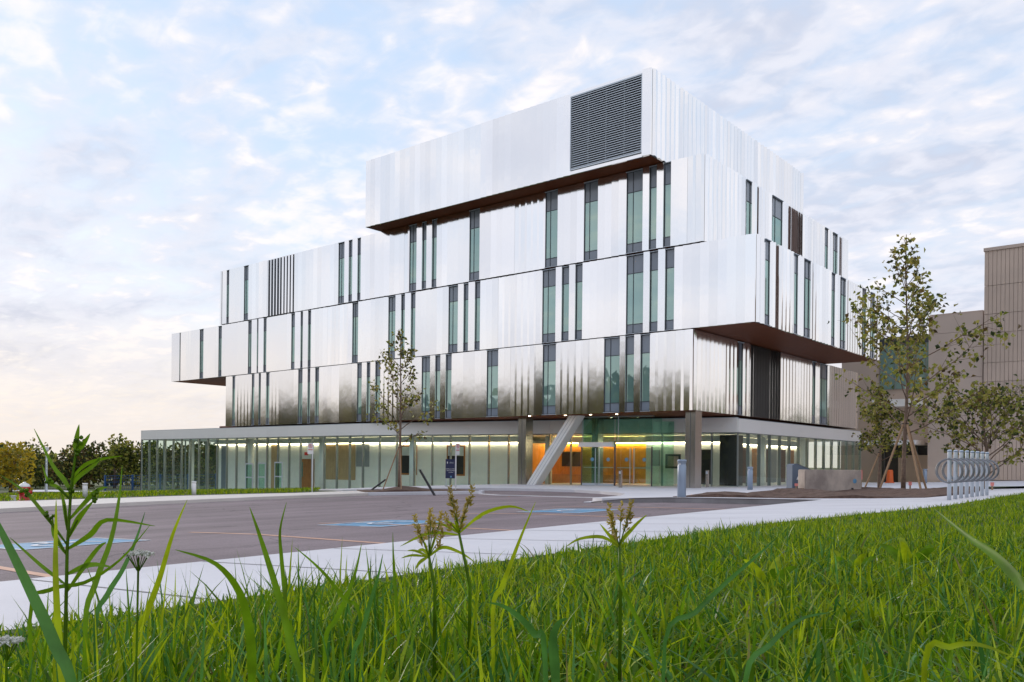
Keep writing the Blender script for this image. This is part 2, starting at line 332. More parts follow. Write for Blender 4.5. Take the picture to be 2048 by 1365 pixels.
# ------------------------------------------------------------------ lie of the land
_bx = [-400, -160, -110, -77.6, -46.2, -20.7, -15.7, -11.2, -7.2, -4.2, -3.2, 0, 6, 60]
_bz = [-3.6, -3.6, -2.9, -1.88, -.80, -.11, .03, .23, .31, .46, .49, .60, .75, .75]
_cx = [-400, -160, -110, -77.6, -46.2, -40.3, -37.5, -34.5, -28.8, -20.7, -15.7, -11.2, -7.2, -4.2, -3.2, 0, 6, 60]
_cz = [-3.6, -3.6, -2.9, -1.88, -.80, -.53, -.38, -.22, -.17, -.11, .03, .23, .31, .46, .49, .60, .75, .75]
def paved(x, y):
    k = min(1, max(0, (y-26)/8)); k = k*k*(3-2*k)
    return (1-k)*lerp(x, _bx, _bz)+k*lerp(x, _cx, _cz)+lerp(y, [-20, 2.5, 8.7, 20], [-.3, -.16, -.10, 0])
def sheet(name, poly, mat, off, step=1.5, hfun=None, skirt=0, **k):
    bm = bmesh.new(); vs = [bm.verts.new((x, y, 0)) for x, y in poly]; bm.faces.new(vs)
    xs = [p[0] for p in poly]; ys = [p[1] for p in poly]
    cuts = [((x, 0, 0), (1, 0, 0)) for x in fr(min(xs), max(xs), step)]+[((0, y, 0), (0, 1, 0)) for y in fr(min(ys), max(ys), step)]
    for co, no in cuts:
        bmesh.ops.bisect_plane(bm, geom=bm.verts[:]+bm.edges[:]+bm.faces[:], plane_co=co, plane_no=no, dist=1e-5)
    for v in bm.verts: v.co.z = (hfun or paved)(v.co.x, v.co.y)+off
    bmesh.ops.recalc_face_normals(bm, faces=bm.faces[:])
    if bm.faces[:] and bm.faces[0].normal.z < 0: bmesh.ops.reverse_faces(bm, faces=bm.faces[:])
    if skirt:
        be = [e for e in bm.edges if e.is_boundary]
        r = bmesh.ops.extrude_edge_only(bm, edges=be)
        for v in r['geom']:
            if isinstance(v, bmesh.types.BMVert): v.co.z -= skirt
    me = bpy.data.meshes.new(name); bm.to_mesh(me); bm.free(); me.materials.append(MT[mat])
    o = bpy.data.objects.new(name, me); C.objects.link(o)
    for a, b in k.items(): o[a] = b
    return o
def fr(a, b, s):
    n = int((b-a)/s); return [a+s*(i+.5) for i in range(n)]
def strip(name, pts, wdt, h0, h1, mat, parent=None, **k):   # kerb along a polyline, offset to its left
    mb = MB(); pts2 = []
    for a, b in zip(pts, pts[1:]):
        n = max(1, int(math.hypot(b[0]-a[0], b[1]-a[1])/1.0))
        pts2 += [(a[0]+(b[0]-a[0])*i/n, a[1]+(b[1]-a[1])*i/n) for i in range(n)]
    pts2.append(pts[-1]); n = len(pts2); nv = []
    for i in range(n):
        a = Vector(pts2[max(i-1, 0)]); b = Vector(pts2[min(i+1, n-1)]); t = (b-a).normalized(); nv.append(Vector((-t.y, t.x)))
    hh = h1 if callable(h1) else (lambda s: h1)
    for i, (p, q) in enumerate(zip(pts2, nv)):
        z = paved(*p); e = Vector(p)+q*wdt; t = hh(i/(n-1))
        mb.v += [(p[0], p[1], z+h0), (p[0], p[1], z+t-.02), (p[0]+q.x*.02, p[1]+q.y*.02, z+t), (e.x, e.y, z+t), (e.x, e.y, z+h0)]
    for i in range(n-1):
        for j in range(4): mb.f.append((i*5+j, (i+1)*5+j, (i+1)*5+j+1, i*5+j+1)); mb.m.append(0)
    mb.f += [(0, 1, 2, 3, 4), tuple((n-1)*5+j for j in (4, 3, 2, 1, 0))]; mb.m += [0, 0]
    o = mb.build(name, mat, parent, **k)
    bm = bmesh.new(); bm.from_mesh(o.data); bmesh.ops.recalc_face_normals(bm, faces=bm.faces[:]); bm.to_mesh(o.data); bm.free()
    return o
S = dict(kind='structure')
# ------------------------------------------------------------------ ground
def hfar(x, y): return paved(x, y)-.22
g = MB(); gx = [-1500, -800, -400, -300, -220, -160, -135, -110]+[-110+4*i for i in range(1, 33)]+[25, 35, 60, 120, 300, 900]
gy = [-900, -300, -120, -60, -30]+[-20+4*i for i in range(0, 30)]+[110, 140, 200, 400, 1500]
for y in gy:
    for x in gx: g.v.append((x, y, hfar(x, y)))
nx = len(gx)
for j in range(len(gy)-1):
    for i in range(nx-1): g.f.append((j*nx+i, j*nx+i+1, (j+1)*nx+i+1, (j+1)*nx+i)); g.m.append(0)
g.build('ground', 'field', smooth=True, **S)
FL = [(-13.9, 20.3), (-15.4, 24.6), (-17.3, 25.9), (-19.7, 26.95), (-22.2, 27.9), (-24.1, 28.3), (-26.35, 29.5)]
PE = [(-13.3, 19.95), (-14.2, 20.8), (-15.4, 24.2), (-17.1, 27.2), (-19.1, 29.7), (-21.3, 31.8), (-23.5, 32.9), (-25.6, 33.1), (-27.7, 32.7), (-29.6, 32.2), (-32.4, 31.2), (-35.4, 29.8)]
LK = [(-27.0, -14), (-27.0, 2), (-27.6, 9.7), (-28.9, 14.2), (-29.4, 19), (-30.6, 24.6), (-31.0, 26.6), (-30.4, 27.2), (-28.56, 28.0), (-27.1, 28.8), (-26.3, 29.5), (-26.6, 30.0), (-28.2, 30.6), (-31.4, 30.2), (-34.5, 28.9)]
lot = sheet('parking_lot', [(-7.15, -14), (-7.15, 19.9), (-13.3, 20.0)]+PE[1:]+[(-36, 29.2)]+LK[::-1], 'asphalt', -.13, 1.5, **S)
sheet('sidewalk', [(-7.2, -14), (-4.25, -14), (-4.25, 10), (-3.45, 15.5), (-3.45, 19.85), (-7.2, 19.85)], 'conc', 0, 1.0, skirt=.2, **S)
plaza = sheet('plaza', [(-3.45, 19.86), (-7.2, 19.86)]+PE+[(-36.5, 29.6), (-41, 31.5), (-46.3, 36.4), (-79, 36.4), (-79, 66), (10, 66), (10, 24)], 'conc', 0, 2.0, skirt=.16, **S)
sheet('footpath', LK[0:7]+[(-31.4, 27.6), (-34.2, 28.7), (-35.9, 27.7), (-36.5, 24), (-35.8, 17.3), (-36.9, 13), (-36.5, 2), (-36, -14)], 'conc2', -.005, 1.5, skirt=.16, **S)
sheet('path', [(-120, 43), (-79.05, 36.5), (-79.05, 39.5), (-118, 48)], 'conc', -.02, 3, **S)
strip('kerb', [(-7.2, 19.84), (-13.2, 19.9), (-14.2, 20.5)], -.18, -.3, lambda s: .006 if s < .7 else .006-.13*(s-.7)/.3, 'kerb', **S)
strip('gutter_strip', FL, .22, -.2, -.105, 'conc', **S)
strip('island_kerb', [(-31.35, 26.75), (-31.0, 26.72)]+LK[7:12], .15, -.25, .02, 'conc', **S)
isl = sheet('mulch_bed', [(-31.35, 26.95), (-31.0, 26.9), (-30.4, 27.36), (-28.56, 28.15), (-27.1, 28.95), (-26.5, 29.5), (-26.8, 29.85), (-28.3, 30.4), (-31.4, 30.0), (-34.4, 28.85)], 'soil', .03, .45,
    hfun=lambda x, y: paved(x, y)+.24*math.exp(-((x+30.4)**2+(y-28.4)**2*1.6)/1.3)+.012*math.sin(x*9)*math.sin(y*8), skirt=.2, **S)
def bedh(x, y):
    e = max(0, 1-((x+8.3)/3.6)**4-((y-26)/5.9)**4)**.6
    return paved(x, y)+e*(.07+.06*math.sin(x*1.9+y*1.3)+.025*math.sin(x*5.3)*math.sin(y*3.7)+.02*math.sin(x*11+y*7))
sheet('mulch_bed', [(-11.6, 20.9), (-9, 20.7), (-5.1, 20.6), (-5.0, 24.5), (-5.9, 30.5), (-9.4, 31.6), (-10.6, 29), (-11.2, 24.5)], 'soil', .012, .3, hfun=bedh, skirt=.15, **S)
sheet('lawn', [(-36.55, -14), (-36.9, 13), (-35.8, 17.3), (-36.5, 24), (-35.9, 27.7), (-36.6, 29.5), (-41, 31.4), (-46.4, 36.3), (-79, 36.3), (-119, 43), (-119, -14)], 'turf', -.05, 3, **S)
sheet('lawn', [(-8.5, 33.5), (-3, 32.5), (4, 33), (6, 38), (-2, 39), (-7.5, 37)], 'turf', .03, 1.0, hfun=lambda x, y: paved(x, y)+.05*math.sin(x)*math.sin(y), **S)
bank = sheet('lawn', [(-4.28, -8), (-4.28, 10), (-3.5, 15.6), (-3.5, 23), (-2, 26), (14, 26), (14, -8)], 'turf', .02, .8, **S)
# painted stalls: each line and symbol lies 4 mm above the asphalt
def az(x, y): return paved(x, y)-.13+.004
def decal(name, polys, mat, lift=0):
    mb = MB()
    for poly in polys: mb.add([(x, y, az(x, y)+lift) for x, y in poly], [tuple(range(len(poly)))])
    o = mb.build(name, mat, lot); return o
for y0 in (3.3, 7.35, 9.95, 13.7, 17.2):
    decal('parking_line', [[(-7.3-i*.95, y0), (-7.3-i*.95, y0+.11), (-7.3-(i+1)*.95, y0+.11), (-7.3-(i+1)*.95, y0)] for i in range(6)], 'paint_o')
for cx, cy in ((-12.4, 5.15), (-11.5, 10.3), (-11.05, 15.3)):
    h = .85; fr2 = [(cx-h, cy-h), (cx+h, cy-h), (cx+h, cy+h), (cx-h, cy+h)]
    decal('symbol_field', [[(cx-h, cy-h), (cx, cy-h), (cx, cy), (cx-h, cy)], [(cx, cy-h), (cx+h, cy-h), (cx+h, cy), (cx, cy)], [(cx-h, cy), (cx, cy), (cx, cy+h), (cx-h, cy+h)], [(cx, cy), (cx+h, cy), (cx+h, cy+h), (cx, cy+h)]], 'paint_b')
    t = .06; pol = []
    for a, b in zip(fr2, fr2[1:]+fr2[:1]):
        d = Vector((b[0]-a[0], b[1]-a[1])).normalized(); q = Vector((-d.y, d.x))*t
        pol.append([a, b, (b[0]+q.x-d.x*t, b[1]+q.y-d.y*t), (a[0]+q.x+d.x*t, a[1]+q.y+d.y*t)])
    decal('symbol_border', pol, 'paint_w', .004)
    def arc(r0, r1, a0, a1, ox, oy, n=14): return [[(cx+ox-r*math.cos(a), cy+oy+r*math.sin(a)) for r, a in ((r0, a0+(a1-a0)*i/n), (r1, a0+(a1-a0)*i/n), (r1, a0+(a1-a0)*(i+1)/n), (r0, a0+(a1-a0)*(i+1)/n))] for i in range(n)]
    cx0, cy0 = cx, cy
    pw = arc(.42, .54, -2.6, 1.2, .25, -.1)+arc(0, .15, 0, 6.28, -.78, -.12, 10)
    pw += [[(cx-.6, cy-.2), (cx-.6, cy-.06), (cx+.12, cy-.0), (cx+.12, cy-.14)], [(cx-.02, cy-.1), (cx-.02, cy+.42), (cx+.11, cy+.42), (cx+.11, cy-.1)], [(cx+.0, cy+.34), (cx+.0, cy+.46), (cx+.5, cy+.62), (cx+.52, cy+.50)], [(cx-.3, cy-.1), (cx-.3, cy+.32), (cx-.18, cy+.32), (cx-.18, cy-.1)]]
    pw = [[(cx+(x-cx)*.72, cy+(y-cy)*.72) for x, y in q] for q in pw]
    decal('wheelchair_symbol', pw, 'paint_w', .008)
# joints sawn into the near sidewalk
for i, y0 in enumerate([1.2+1.5*k for k in range(13)]):
    mb = MB(); xa, xb = -7.18, -4.28
    mb.add([(xa+(xb-xa)*k/4, y, paved(xa+(xb-xa)*k/4, y)+.003) for k in range(5) for y in (y0, y0+.022)], [(2*k, 2*k+2, 2*k+3, 2*k+1) for k in range(4)])
    mb.build('paving_joint', 'kerb', bpy.data.objects['sidewalk'])
# ------------------------------------------------------------------ the metal-clad building
bld = thing('academic_building', 'five storey building of offset boxes clad in brushed metal panels above a glass ground floor', 'building', (-20.69, 44.47, -.11))
Z2, Z3, Z4, ZP, ZT = 3.86, 8.02, 12.32, 16.77, 21.22
STO = {'L2': (Z2, Z3, -63.5, -20.70, 39.21, 65.0), 'L3': (Z3, Z4, -72.1, -17.37, 39.15, 58.4), 'L4': (Z4, ZP, -64.05, -20.08, 39.02, 60.5), 'PH': (ZP, ZT, -44.27, -22.34, 37.66, 58.07)}
PO = .10     # stand-off of the panels from the core
for k, (z0, z1, xl, xr, yf, yb) in STO.items():
    MB().box(xl+.05, xr-PO, yf+PO, yb, z0+.10, z1-.03).build('storey_core', 'core', bld)
    MB().box(xl+.02, xr-PO-.01, yf+PO+.01, yb-.02, z0+.02, z0+.10).build('soffit', 'soffit', bld)
    MB().box(xl+.1, xr-PO-.1, yf+PO+.1, yb-.1, z1-.03, z1+(.02 if k != 'PH' else .03)).build('roof', 'roof', bld)
    MB().box(xl, xl+.05, yf+.02, yb, z0+.02, z1-.02).build('end_wall', 'panel', bld)
def PT(fac, k, u, n, z):
    z0, z1, xl, xr, yf, yb = STO[k]
    return (u, yf+PO-n, z) if fac == 'F' else (xr-PO+n, u, z)
def fprism(mb, fac, k, plan, z0, z1):
    mb.prism([PT(fac, k, u, n, 0)[:2] for u, n in plan], z0, z1)
panels = []
def panel(fac, k, u0, u1, t, z0=None, z1=None, dep=None):
    a, b = STO[k][0]+.015, STO[k][1]-.025
    panels.append((fac, k, u0, u1, t, a if z0 is None else z0, b if z1 is None else z1, dep or 0))
def window(fac, k, u0, u1, rec=-.02):
    z0, z1 = STO[k][0], STO[k][1]; fm = MB(); b = .028
    zb, zt = z0+.06, z1-.06; zs0 = zb+.48; zs1 = zt-.98
    if k == 'L4' : zs1 = zt-1.12
    def bar(ua, ub, za, zc, n0=.004, n1=.05): fprism(fm, fac, k, [(ua, n0), (ub, n0), (ub, n1), (ua, n1)], za, zc)
    bar(u0, u0+b, zb, zt); bar(u1-b, u1, zb, zt); bar(u0+b, u1-b, zt-b, zt); bar(u0+b, u1-b, zb, zb+b); bar(u0+b, u1-b, zs0, zs0+b); bar(u0+b, u1-b, zs1, zs1+b)
    cols = [(u0+b, u1-b)]
    if u1-u0 > .62:
        s = u0+(u1-u0)*.34; bar(s, s+b, zb+b, zt-b, .004, .048); cols = [(u0+b, s), (s+b, u1-b)]
    w_ = fm.build('window', 'frame', bld)
    for ua, ub in cols:
        def pc(nm, za, zc, m):
            mb = MB(); fprism(mb, fac, k, [(ua+.003, .006), (ub-.003, .006), (ub-.003, .022), (ua+.003, .022)], za+.003, zc-.003); mb.build(nm, m, w_)
        pc('spandrel', zb+b, zs0, 'spandrel'); pc('pane', zs0+b, zs1, 'pane'); pc('spandrel', zs1+b, zt-b, 'spandrel')
    # small projecting sill and head rail
    sl_ = MB(); fprism(sl_, fac, k, [(u0-.03, .05), (u1+.03, .05), (u1+.03, .16), (u0-.03, .16)], zt-.012, zt+.012); sl_.build('head_rail', 'galv', w_)
    sl_ = MB(); fprism(sl_, fac, k, [(u0-.03, .05), (u1+.03, .05), (u1+.03, .14), (u0-.03, .14)], zb-.03, zb-.008); sl_.build('sill', 'galv', w_)
FW = {'L4': [(-63.84, -63.66), (-63.11, -62.79), (-60.67, -60.05), ('v', -57.48, -53.99), (-48.77, -47.98), (-47.58, -47.11), (-46.63, -46.24), (-41.44, -40.64), (-40.19, -39.72), (-39.28, -38.89), (-36.04, -35.14), (-30.11, -29.18), (-27.39, -26.45), (-24.63, -23.57), (-23.21, -22.73), (-22.36, -21.92)],
 'L3': [(-70.8, -70.59), (-67.48, -66.84), (-64.56, -63.93), (-60.21, -59.56), (-58.92, -58.63), (-58.02, -57.69), (-54.47, -53.88), (-53.26, -52.89), (-52.35, -51.96), (-47.33, -46.63), (-43.57, -42.75), (-42.26, -41.83), (-41.32, -40.92), (-37.91, -36.99), (-36.56, -36.1), (-35.61, -35.18), (-30.37, -29.33), (-28.94, -28.39), (-28.0, -27.5), (-24.67, -23.56), (-23.21, -22.68), (-22.29, -21.76)],
 'L2': [(-62.5, -62.1), (-59.74, -59.2), (-58.7, -58.32), (-57.7, -57.33), (-53.63, -52.95), (-52.42, -52.01), (-51.51, -51.09), (-46.82, -46.2), (-45.75, -45.3), (-44.86, -44.4), (-40.35, -39.47), (-39.06, -38.54), (-38.12, -37.63), (-34.66, -33.75), (-30.34, -29.4), (-26.09, -25.02), (-24.7, -24.12), (-23.76, -23.22)],
 'PH': [('g', -27.36, -22.84)]}
SW = {'L4': [(43.98, 44.58), ('d', 45.24, 45.64), (47.49, 48.97), ('v', 49.88, 52.11), (56.01, 56.56), (57.5, 58.24), ('d', 58.47, 59.26)],
 'L3': [(40.25, 40.86), ('d', 41.57, 42.01), (43.96, 44.51), (45.36, 46.19), ('d', 46.3, 46.67), (49.57, 50.15), (51.08, 51.86), ('d', 51.95, 52.39), (55.09, 55.77), (56.67, 57.39), ('d', 57.6, 58.0)],
 'L2': [(44.47, 45.11), ('v', 46.1, 50.41), (55.69, 56.23), (57.05, 58.47)], 'PH': []}
PWID = .47
def fill(fac, k, a, b, edge=False):
    wd = b-a
    if wd < .05: return
    n = max(1, round(wd/PWID)); s = wd/n
    if n == 1 and wd < .75:
        panel(fac, k, a, b, .07 if fac == 'F' else -.08, dep=.05); return
    i = 0
    while i < n:
        run = min(n-i, R_.choice([2, 3, 4, 5, 6, 8]))
        if fac == 'F': t = R_.choice([.012, .018, .03, .045, .06, .075, .085, -.014]) if a < -24 else R_.choice([.06, .08, -.025, -.035])
        else: t = R_.choice([-.07, -.085, -.10, -.06])
        for j in range(run):
            panel(fac, k, a+(i+j)*s, a+(i+j+1)*s, t*(1+.06*R_.uniform(-1, 1)))
        i += run
for fac, W in (('F', FW), ('S', SW)):
    for k, lst in W.items():
        z0, z1, xl, xr, yf, yb = STO[k]
        a, b = (xl+.06, xr-.015) if fac == 'F' else (yf+PO-.0, yb)
        cur = a
        for it in lst:
            kind = 'w'
            if isinstance(it[0], str): kind, u0, u1 = it
            else: u0, u1 = it
            fill(fac, k, cur, u0)
            if kind == 'w': window(fac, k, u0, u1)
            elif kind == 'd':
                mb = MB(); fprism(mb, fac, k, [(u0, .004), (u1, .004), (u1, .03), (u0, .03)], z0+.03, z1-.05); mb.build('dark_panel', 'bronze', bld)
                mb = MB(); um = (u0+u1)/2; fprism(mb, fac, k, [(um-.025, .03), (um+.025, .03), (um+.025, .17), (um-.025, .17)], z0+.03, z1-.05); mb.build('fin', 'panel', bld)
            elif kind == 'v':   # ventilated bay: a row of upright fins over a dark screen
                mb = MB(); fprism(mb, fac, k, [(u0, .004), (u1, .004), (u1, .02), (u0, .02)], z0+.03, z1-.05); mb.build('vent_screen', 'dark' if k == 'L2' else 'bronze' if fac == 'S' else 'frame', bld)
                n = max(3, round((u1-u0)/.40))
                for i in range(n):
                    u = u0+(u1-u0)*(i+.5)/n; mb = MB(); hw = .03 if i < n*.5 else .085
                    fprism(mb, fac, k, [(u-hw, .10), (u+hw, .06), (u+hw, .16), (u-hw, .20)], z0+.02, z1-.03); mb.build('fin', 'panel', bld)
            elif kind == 'g':   # big louvre of the plant room
                za, zb = z0+.22, z1-.20; f_ = MB(); fprism(f_, fac, k, [(u0, .02), (u1, .02), (u1, .04), (u0, .04)], za, zb)
                lf = f_.build('louvre', 'dark', bld)
                fb = MB()
                for ua, ub, zc, zd in ((u0, u0+.05, za, zb), (u1-.06, u1, za, zb), (u0+.05, u1-.06, zb-.07, zb), (u0+.05, u1-.06, za, za+.06)):
                    fprism(fb, fac, k, [(ua, .04), (ub, .04), (ub, .19), (ua, .19)], zc, zd)
                for i in (1, 2, 3):
                    u = u0+(u1-u0)*i/4; fprism(fb, fac, k, [(u-.02, .04), (u+.02, .04), (u+.02, .10), (u-.02, .10)], za+.06, zb-.07)
                fb.build('louvre_frame', 'galv', lf)
                n = 32
                for i in range(n):
                    zc = za+.06+(zb-za-.13)*(i+.5)/n; mb = MB()
                    A = [PT(fac, k, u, nn, zz) for u in (u0+.055, u1-.065) for nn, zz in ((.17, zc-.032), (.17, zc-.004), (.11, zc+.05), (.11, zc+.022))]
                    mb.add(A, [(0, 1, 2, 3), (7, 6, 5, 4), (0, 4, 5, 1), (1, 5, 6, 2), (2, 6, 7, 3), (3, 7, 4, 0)]); mb.build('slat', 'galv', lf)
                panel(fac, k, u0-.0, u1, .03, z0+.015, za-.005); panel(fac, k, u0, u1, .03, zb+.005, z1-.02)
            cur = u1
        fill(fac, k, cur, b)
# the 300 largest panels in view are objects, the rest one mesh
def seen(p):
    fac, k, u0, u1, t, z0, z1, dep = p; q = Vector(PT(fac, k, (u0+u1)/2, .1, (z0+z1)/2)); d = (q-Vector((0, 0, CZ))).dot(_F)
    s = .55 if fac == 'F' else .62
    if fac == 'F': s = abs(_R.x-_F.x*(q-Vector((0, 0, CZ))).dot(_R)/d)
    else: s = abs(_R.y-_F.y*(q-Vector((0, 0, CZ))).dot(_R)/d)
    return (u1-u0)*s*(z1-z0)/d**2
panels.sort(key=seen, reverse=True)
cache = {}; rest = MB()
for i, (fac, k, u0, u1, t, z0, z1, dep) in enumerate(panels):
    g_ = .006; wv = u1-u0; n0 = PO+dep
    if fac == 'S': g_ = .011
    if fac == 'F' and t > 0: plan = [(u0+g_, .012), (u1-g_, .012), (u1-g_, n0-.0), (u0+g_, n0+t)]
    elif fac == 'F': plan = [(u0+g_, .012), (u1-g_, .012), (u1-g_, n0-.012), (u1-g_-wv*.28, n0-t), (u0+g_, n0+.005)]
    elif t > 0: plan = [(u0+g_, .012), (u1-g_, .012), (u1-g_, n0+t), (u0+g_, n0)]
    else: plan = [(u0+g_, .012), (u1-g_, .012), (u1-g_, n0+.01), (u0+g_+wv*.30, n0-t), (u0+g_, n0-.015)]
    mb = MB() if i < 300 else rest
    fprism(mb, fac, k, plan, z0, z1)
    if i < 300: mb.build('cladding_panel', 'panel', bld)
rest.build('cladding_panels', 'panel', bld, kind='stuff')
# ---- ground floor
ZFT, ZFB = 3.74, 2.93
pC, pA, pB, pD = Vector((-77.65, 39.23)), Vector((-46.2, 39.23)), Vector((-20.69, 44.47)), Vector((-20.69, 65.5))
def seg(a, b, n):
    d = (b-a); l = d.length; d = d/l; nn = Vector((d.y, -d.x)); return d, nn, l
def bar2(mb, p, d, nn, ua, ub, na, nb, z0, z1):
    mb.prism([tuple(p+d*u+nn*v) for u, v in ((ua, na), (ub, na), (ub, nb), (ua, nb))], z0, z1)
MB().prism([(-77.5, 39.4), (-46.25, 39.4), (-20.8, 44.6), (-20.8, 65.4), (-77.5, 65.4)], ZFB+.02, ZFT-.06).build('ground_floor_roof', 'ceil_in', bld)
MB().prism([(-46.0, 39.32), (-20.82, 39.32), (-20.82, 44.40)], Z2-.005, Z2+.018).build('entrance_soffit', 'soffit', bld)
for a, b, n, skip in ((pC, pA, 22, ()), (pA, pB, 18, (12, 13, 14)), (pB, pD, 14, ()), (Vector((-77.65, 65.5)), pC, 12, ())):
    d, nn, l = seg(a, b, n); s = l/n
    for i in range(n+1):
        if i == n and b is not pA and b is not pB and b is not pD and b is not pC: continue
        if i == 0 and a is not pC and not (a.x == -77.65 and a.y > 60): continue
        if any(i == q+1 for q in skip[:-1]): continue
        p = a+d*(i*s); mb = MB(); bar2(mb, p, d, nn, -.03, .03, -.16, .03, paved(p.x, p.y)-.02, ZFB); mb.build('mullion', 'mullion', bld)
    for i in range(n):
        if i in skip: continue
        p = a+d*(i*s); q = a+d*((i+1)*s); mb = MB(); zb = min(paved(p.x, p.y), paved(q.x, q.y))
        bar2(mb, p, d, nn, .032, s-.032, -.012, .006, zb-.02, ZFB-.04); mb.build('glass_pane', 'glass', bld)
    mb = MB(); bar2(mb, a, d, nn, .03, l-.03, -.10, .028, ZFB-.04, ZFB+.0); mb.build('head_rail', 'mullion', bld)
    for i in range(0, n, 2):
        mb = MB(); e = min(2, n-i); bar2(mb, a+d*(i*s), d, nn, .004, e*s-.004, -.06, .05, ZFB+.005, ZFT-.01 if a is not pB else Z2-.18); mb.build('fascia_panel', 'fascia', bld)
    mb = MB(); bar2(mb, a, d, nn, 0, l, -.2, .062, ZFT-.005 if a is not pB else Z2-.175, ZFT+.025 if a is not pB else Z2-.15); mb.build('coping', 'galv', bld)
# interior of the ground floor, seen through the glass
iw = [(-70.9, 42.9), (-46.6, 42.9), (-36.4, 45.2)]
def inwall(name, p, q, z1, mat, th=.12):
    p, q = Vector(p), Vector(q); d, nn, l = seg(p, q, 1); mb = MB(); bar2(mb, p, d, nn, 0, l, -th, 0, min(paved(p.x, p.y), paved(q.x, q.y))-.3, z1); return mb.build(name, mat, bld)
inwall('interior_wall', (-70.9, 42.9), (-46.6, 42.9), 2.46, 'wall_in'); inwall('interior_wall', (-46.6, 42.9), (-36.2, 45.1), 2.46, 'wall_in')
inwall('interior_wall', (-36.2, 47.3), (-28.6, 48.9), 2.46, 'wood_in'); inwall('interior_wall', (-28.4, 47.6), (-22.9, 48.75), 2.46, 'wall_in')
inwall('interior_wall', (-36.2, 45.1), (-36.2, 47.3), 2.46, 'wood_in'); inwall('interior_wall', (-70.9, 55), (-70.9, 42.9), 2.46, 'wall_in')
inwall('interior_wall', (-24.6, 49.5), (-24.6, 64.9), 2.46, 'wall_in')
inwall('back_wall', (-70.9, 56), (-24, 56), ZFB, 'wall_in')
for ci_, (p, q) in enumerate((((-70.9, 42.9), (-46.6, 42.9)), ((-46.6, 42.9), (-36.2, 45.1)), ((-36.2, 47.3), (-28.6, 48.9)), ((-28.4, 47.6), (-22.9, 48.75)), ((-24.6, 49.5), (-24.6, 64.9)))):
    p, q = Vector(p), Vector(q); d, nn, l = seg(p, q, 1); mb = MB(); bar2(mb, p, d, nn, .05, l-.05, .02, .10, 2.47, 2.52); mb.build('cove_light', 'cove_amber' if ci_ == 2 else 'cove', bld)
    mb = MB(); bar2(mb, p, d, nn, 0, l, .16, .20, 2.50, 2.92); mb.build('bulkhead', 'ceil_in', bld)
def onwall(name, p, q, u0, u1, z0, z1, mat, off=.02, th=.03, parent=None):
    p, q = Vector(p), Vector(q); d, nn, l = seg(p, q, 1); mb = MB(); bar2(mb, p, d, nn, u0, u1, off, off+th, z0, z1); return mb.build(name, mat, parent or bld)
W1 = ((-70.9, 42.9), (-46.6, 42.9)); W2 = ((-46.6, 42.9), (-36.2, 45.1)); W4 = ((-28.4, 47.6), (-22.9, 48.75)); W5 = ((-24.6, 49.5), (-24.6, 64.9)); W3 = ((-36.2, 47.3), (-28.6, 48.9))
onwall('interior_door', *W1, 8.6, 9.7, -1.8, 2.44, 'wood_pale'); onwall('interior_door', *W1, .9, 1.9, -1.8, 2.44, 'spandrel')
d1 = onwall('interior_door', *W1, 12.6, 14.5, -1.25, 1.25, 'wood_door'); onwall('door_lite', *W1, 12.75, 13.05, -.2, 1.0, 'pane', .052, .01, d1)
onwall('exit_sign', *W1, 13.2, 13.7, 1.55, 1.8, 'redsign')
onwall('timber_panel', *W1, 15.4, 19.6, -.35, 2.44, 'wood_pale'); onwall('grey_panel', *W1, 19.7, 21.2, .7, 2.44, 'grime')
for u0, u1 in ((23.9, 25.3),):
    pass
for (W, u0, u1) in ((W2, .35, 1.75), (W2, 4.3, 5.8)):
    f_ = onwall('interior_window', *W, u0, u1, .15, 2.3, 'wood_door', .02, .05)
    onwall('pane', *W, u0+.1, u1-.1, .27, 1.55, 'dark', .072, .01, f_); onwall('blind', *W, u0+.1, u1-.1, 1.56, 2.2, 'ceil_in', .072, .01, f_)
f_ = onwall('wall_screen', *W4, 1.3, 2.3, .85, 1.75, 'frame'); onwall('picture', *W4, 1.45, 2.15, .98, 1.62, 'block', .051, .005, f_)
onwall('interior_door', *W4, 3.1, 4.3, -.1, 2.05, 'dark'); onwall('notice_board', *W4, .35, .95, 1.0, 2.0, 'grime')
onwall('wall_screen', *W3, 1.2, 2.6, .9, 1.9, 'dark')
onwall('bench', *W3, .5, 6.5, -.15, .35, 'wood_door', .05, .5)
for i in range(9): onwall('interior_door', *W5, .8+i*1.6, 1.75+i*1.6, -.1, 2.25, ('bronze', 'grime', 'bronze', 'wood_door')[i % 4])
MB().prism([(-22.6, 46.2), (-21.6, 46.4), (-21.8, 47.6), (-22.8, 47.3)], -.1, 2.85).build('dark_pier', 'dark', bld)
for (x, y) in ((-43.2, 41.2), (-53, 41.0), (-62.5, 41.0), (-33.5, 44.0), (-74.5, 42.5), (-22.6, 52), (-22.6, 59)):
    MB().lathe([(0, .24), (ZFB-paved(x, y), .24)], (x, y, paved(x, y)-.05), 20).build('round_column', 'wall_in', bld, smooth=True)
for i in range(6):
    p = Vector((-45.5+3.9*i, 40.3+.8*i)); d, nn, l = seg(pA, pB, 1); mb = MB(); bar2(mb, p, d, nn, 0, 1.2, .0, .12, ZFB-.03, ZFB+.016); mb.build('ceiling_diffuser', 'frame', bld)
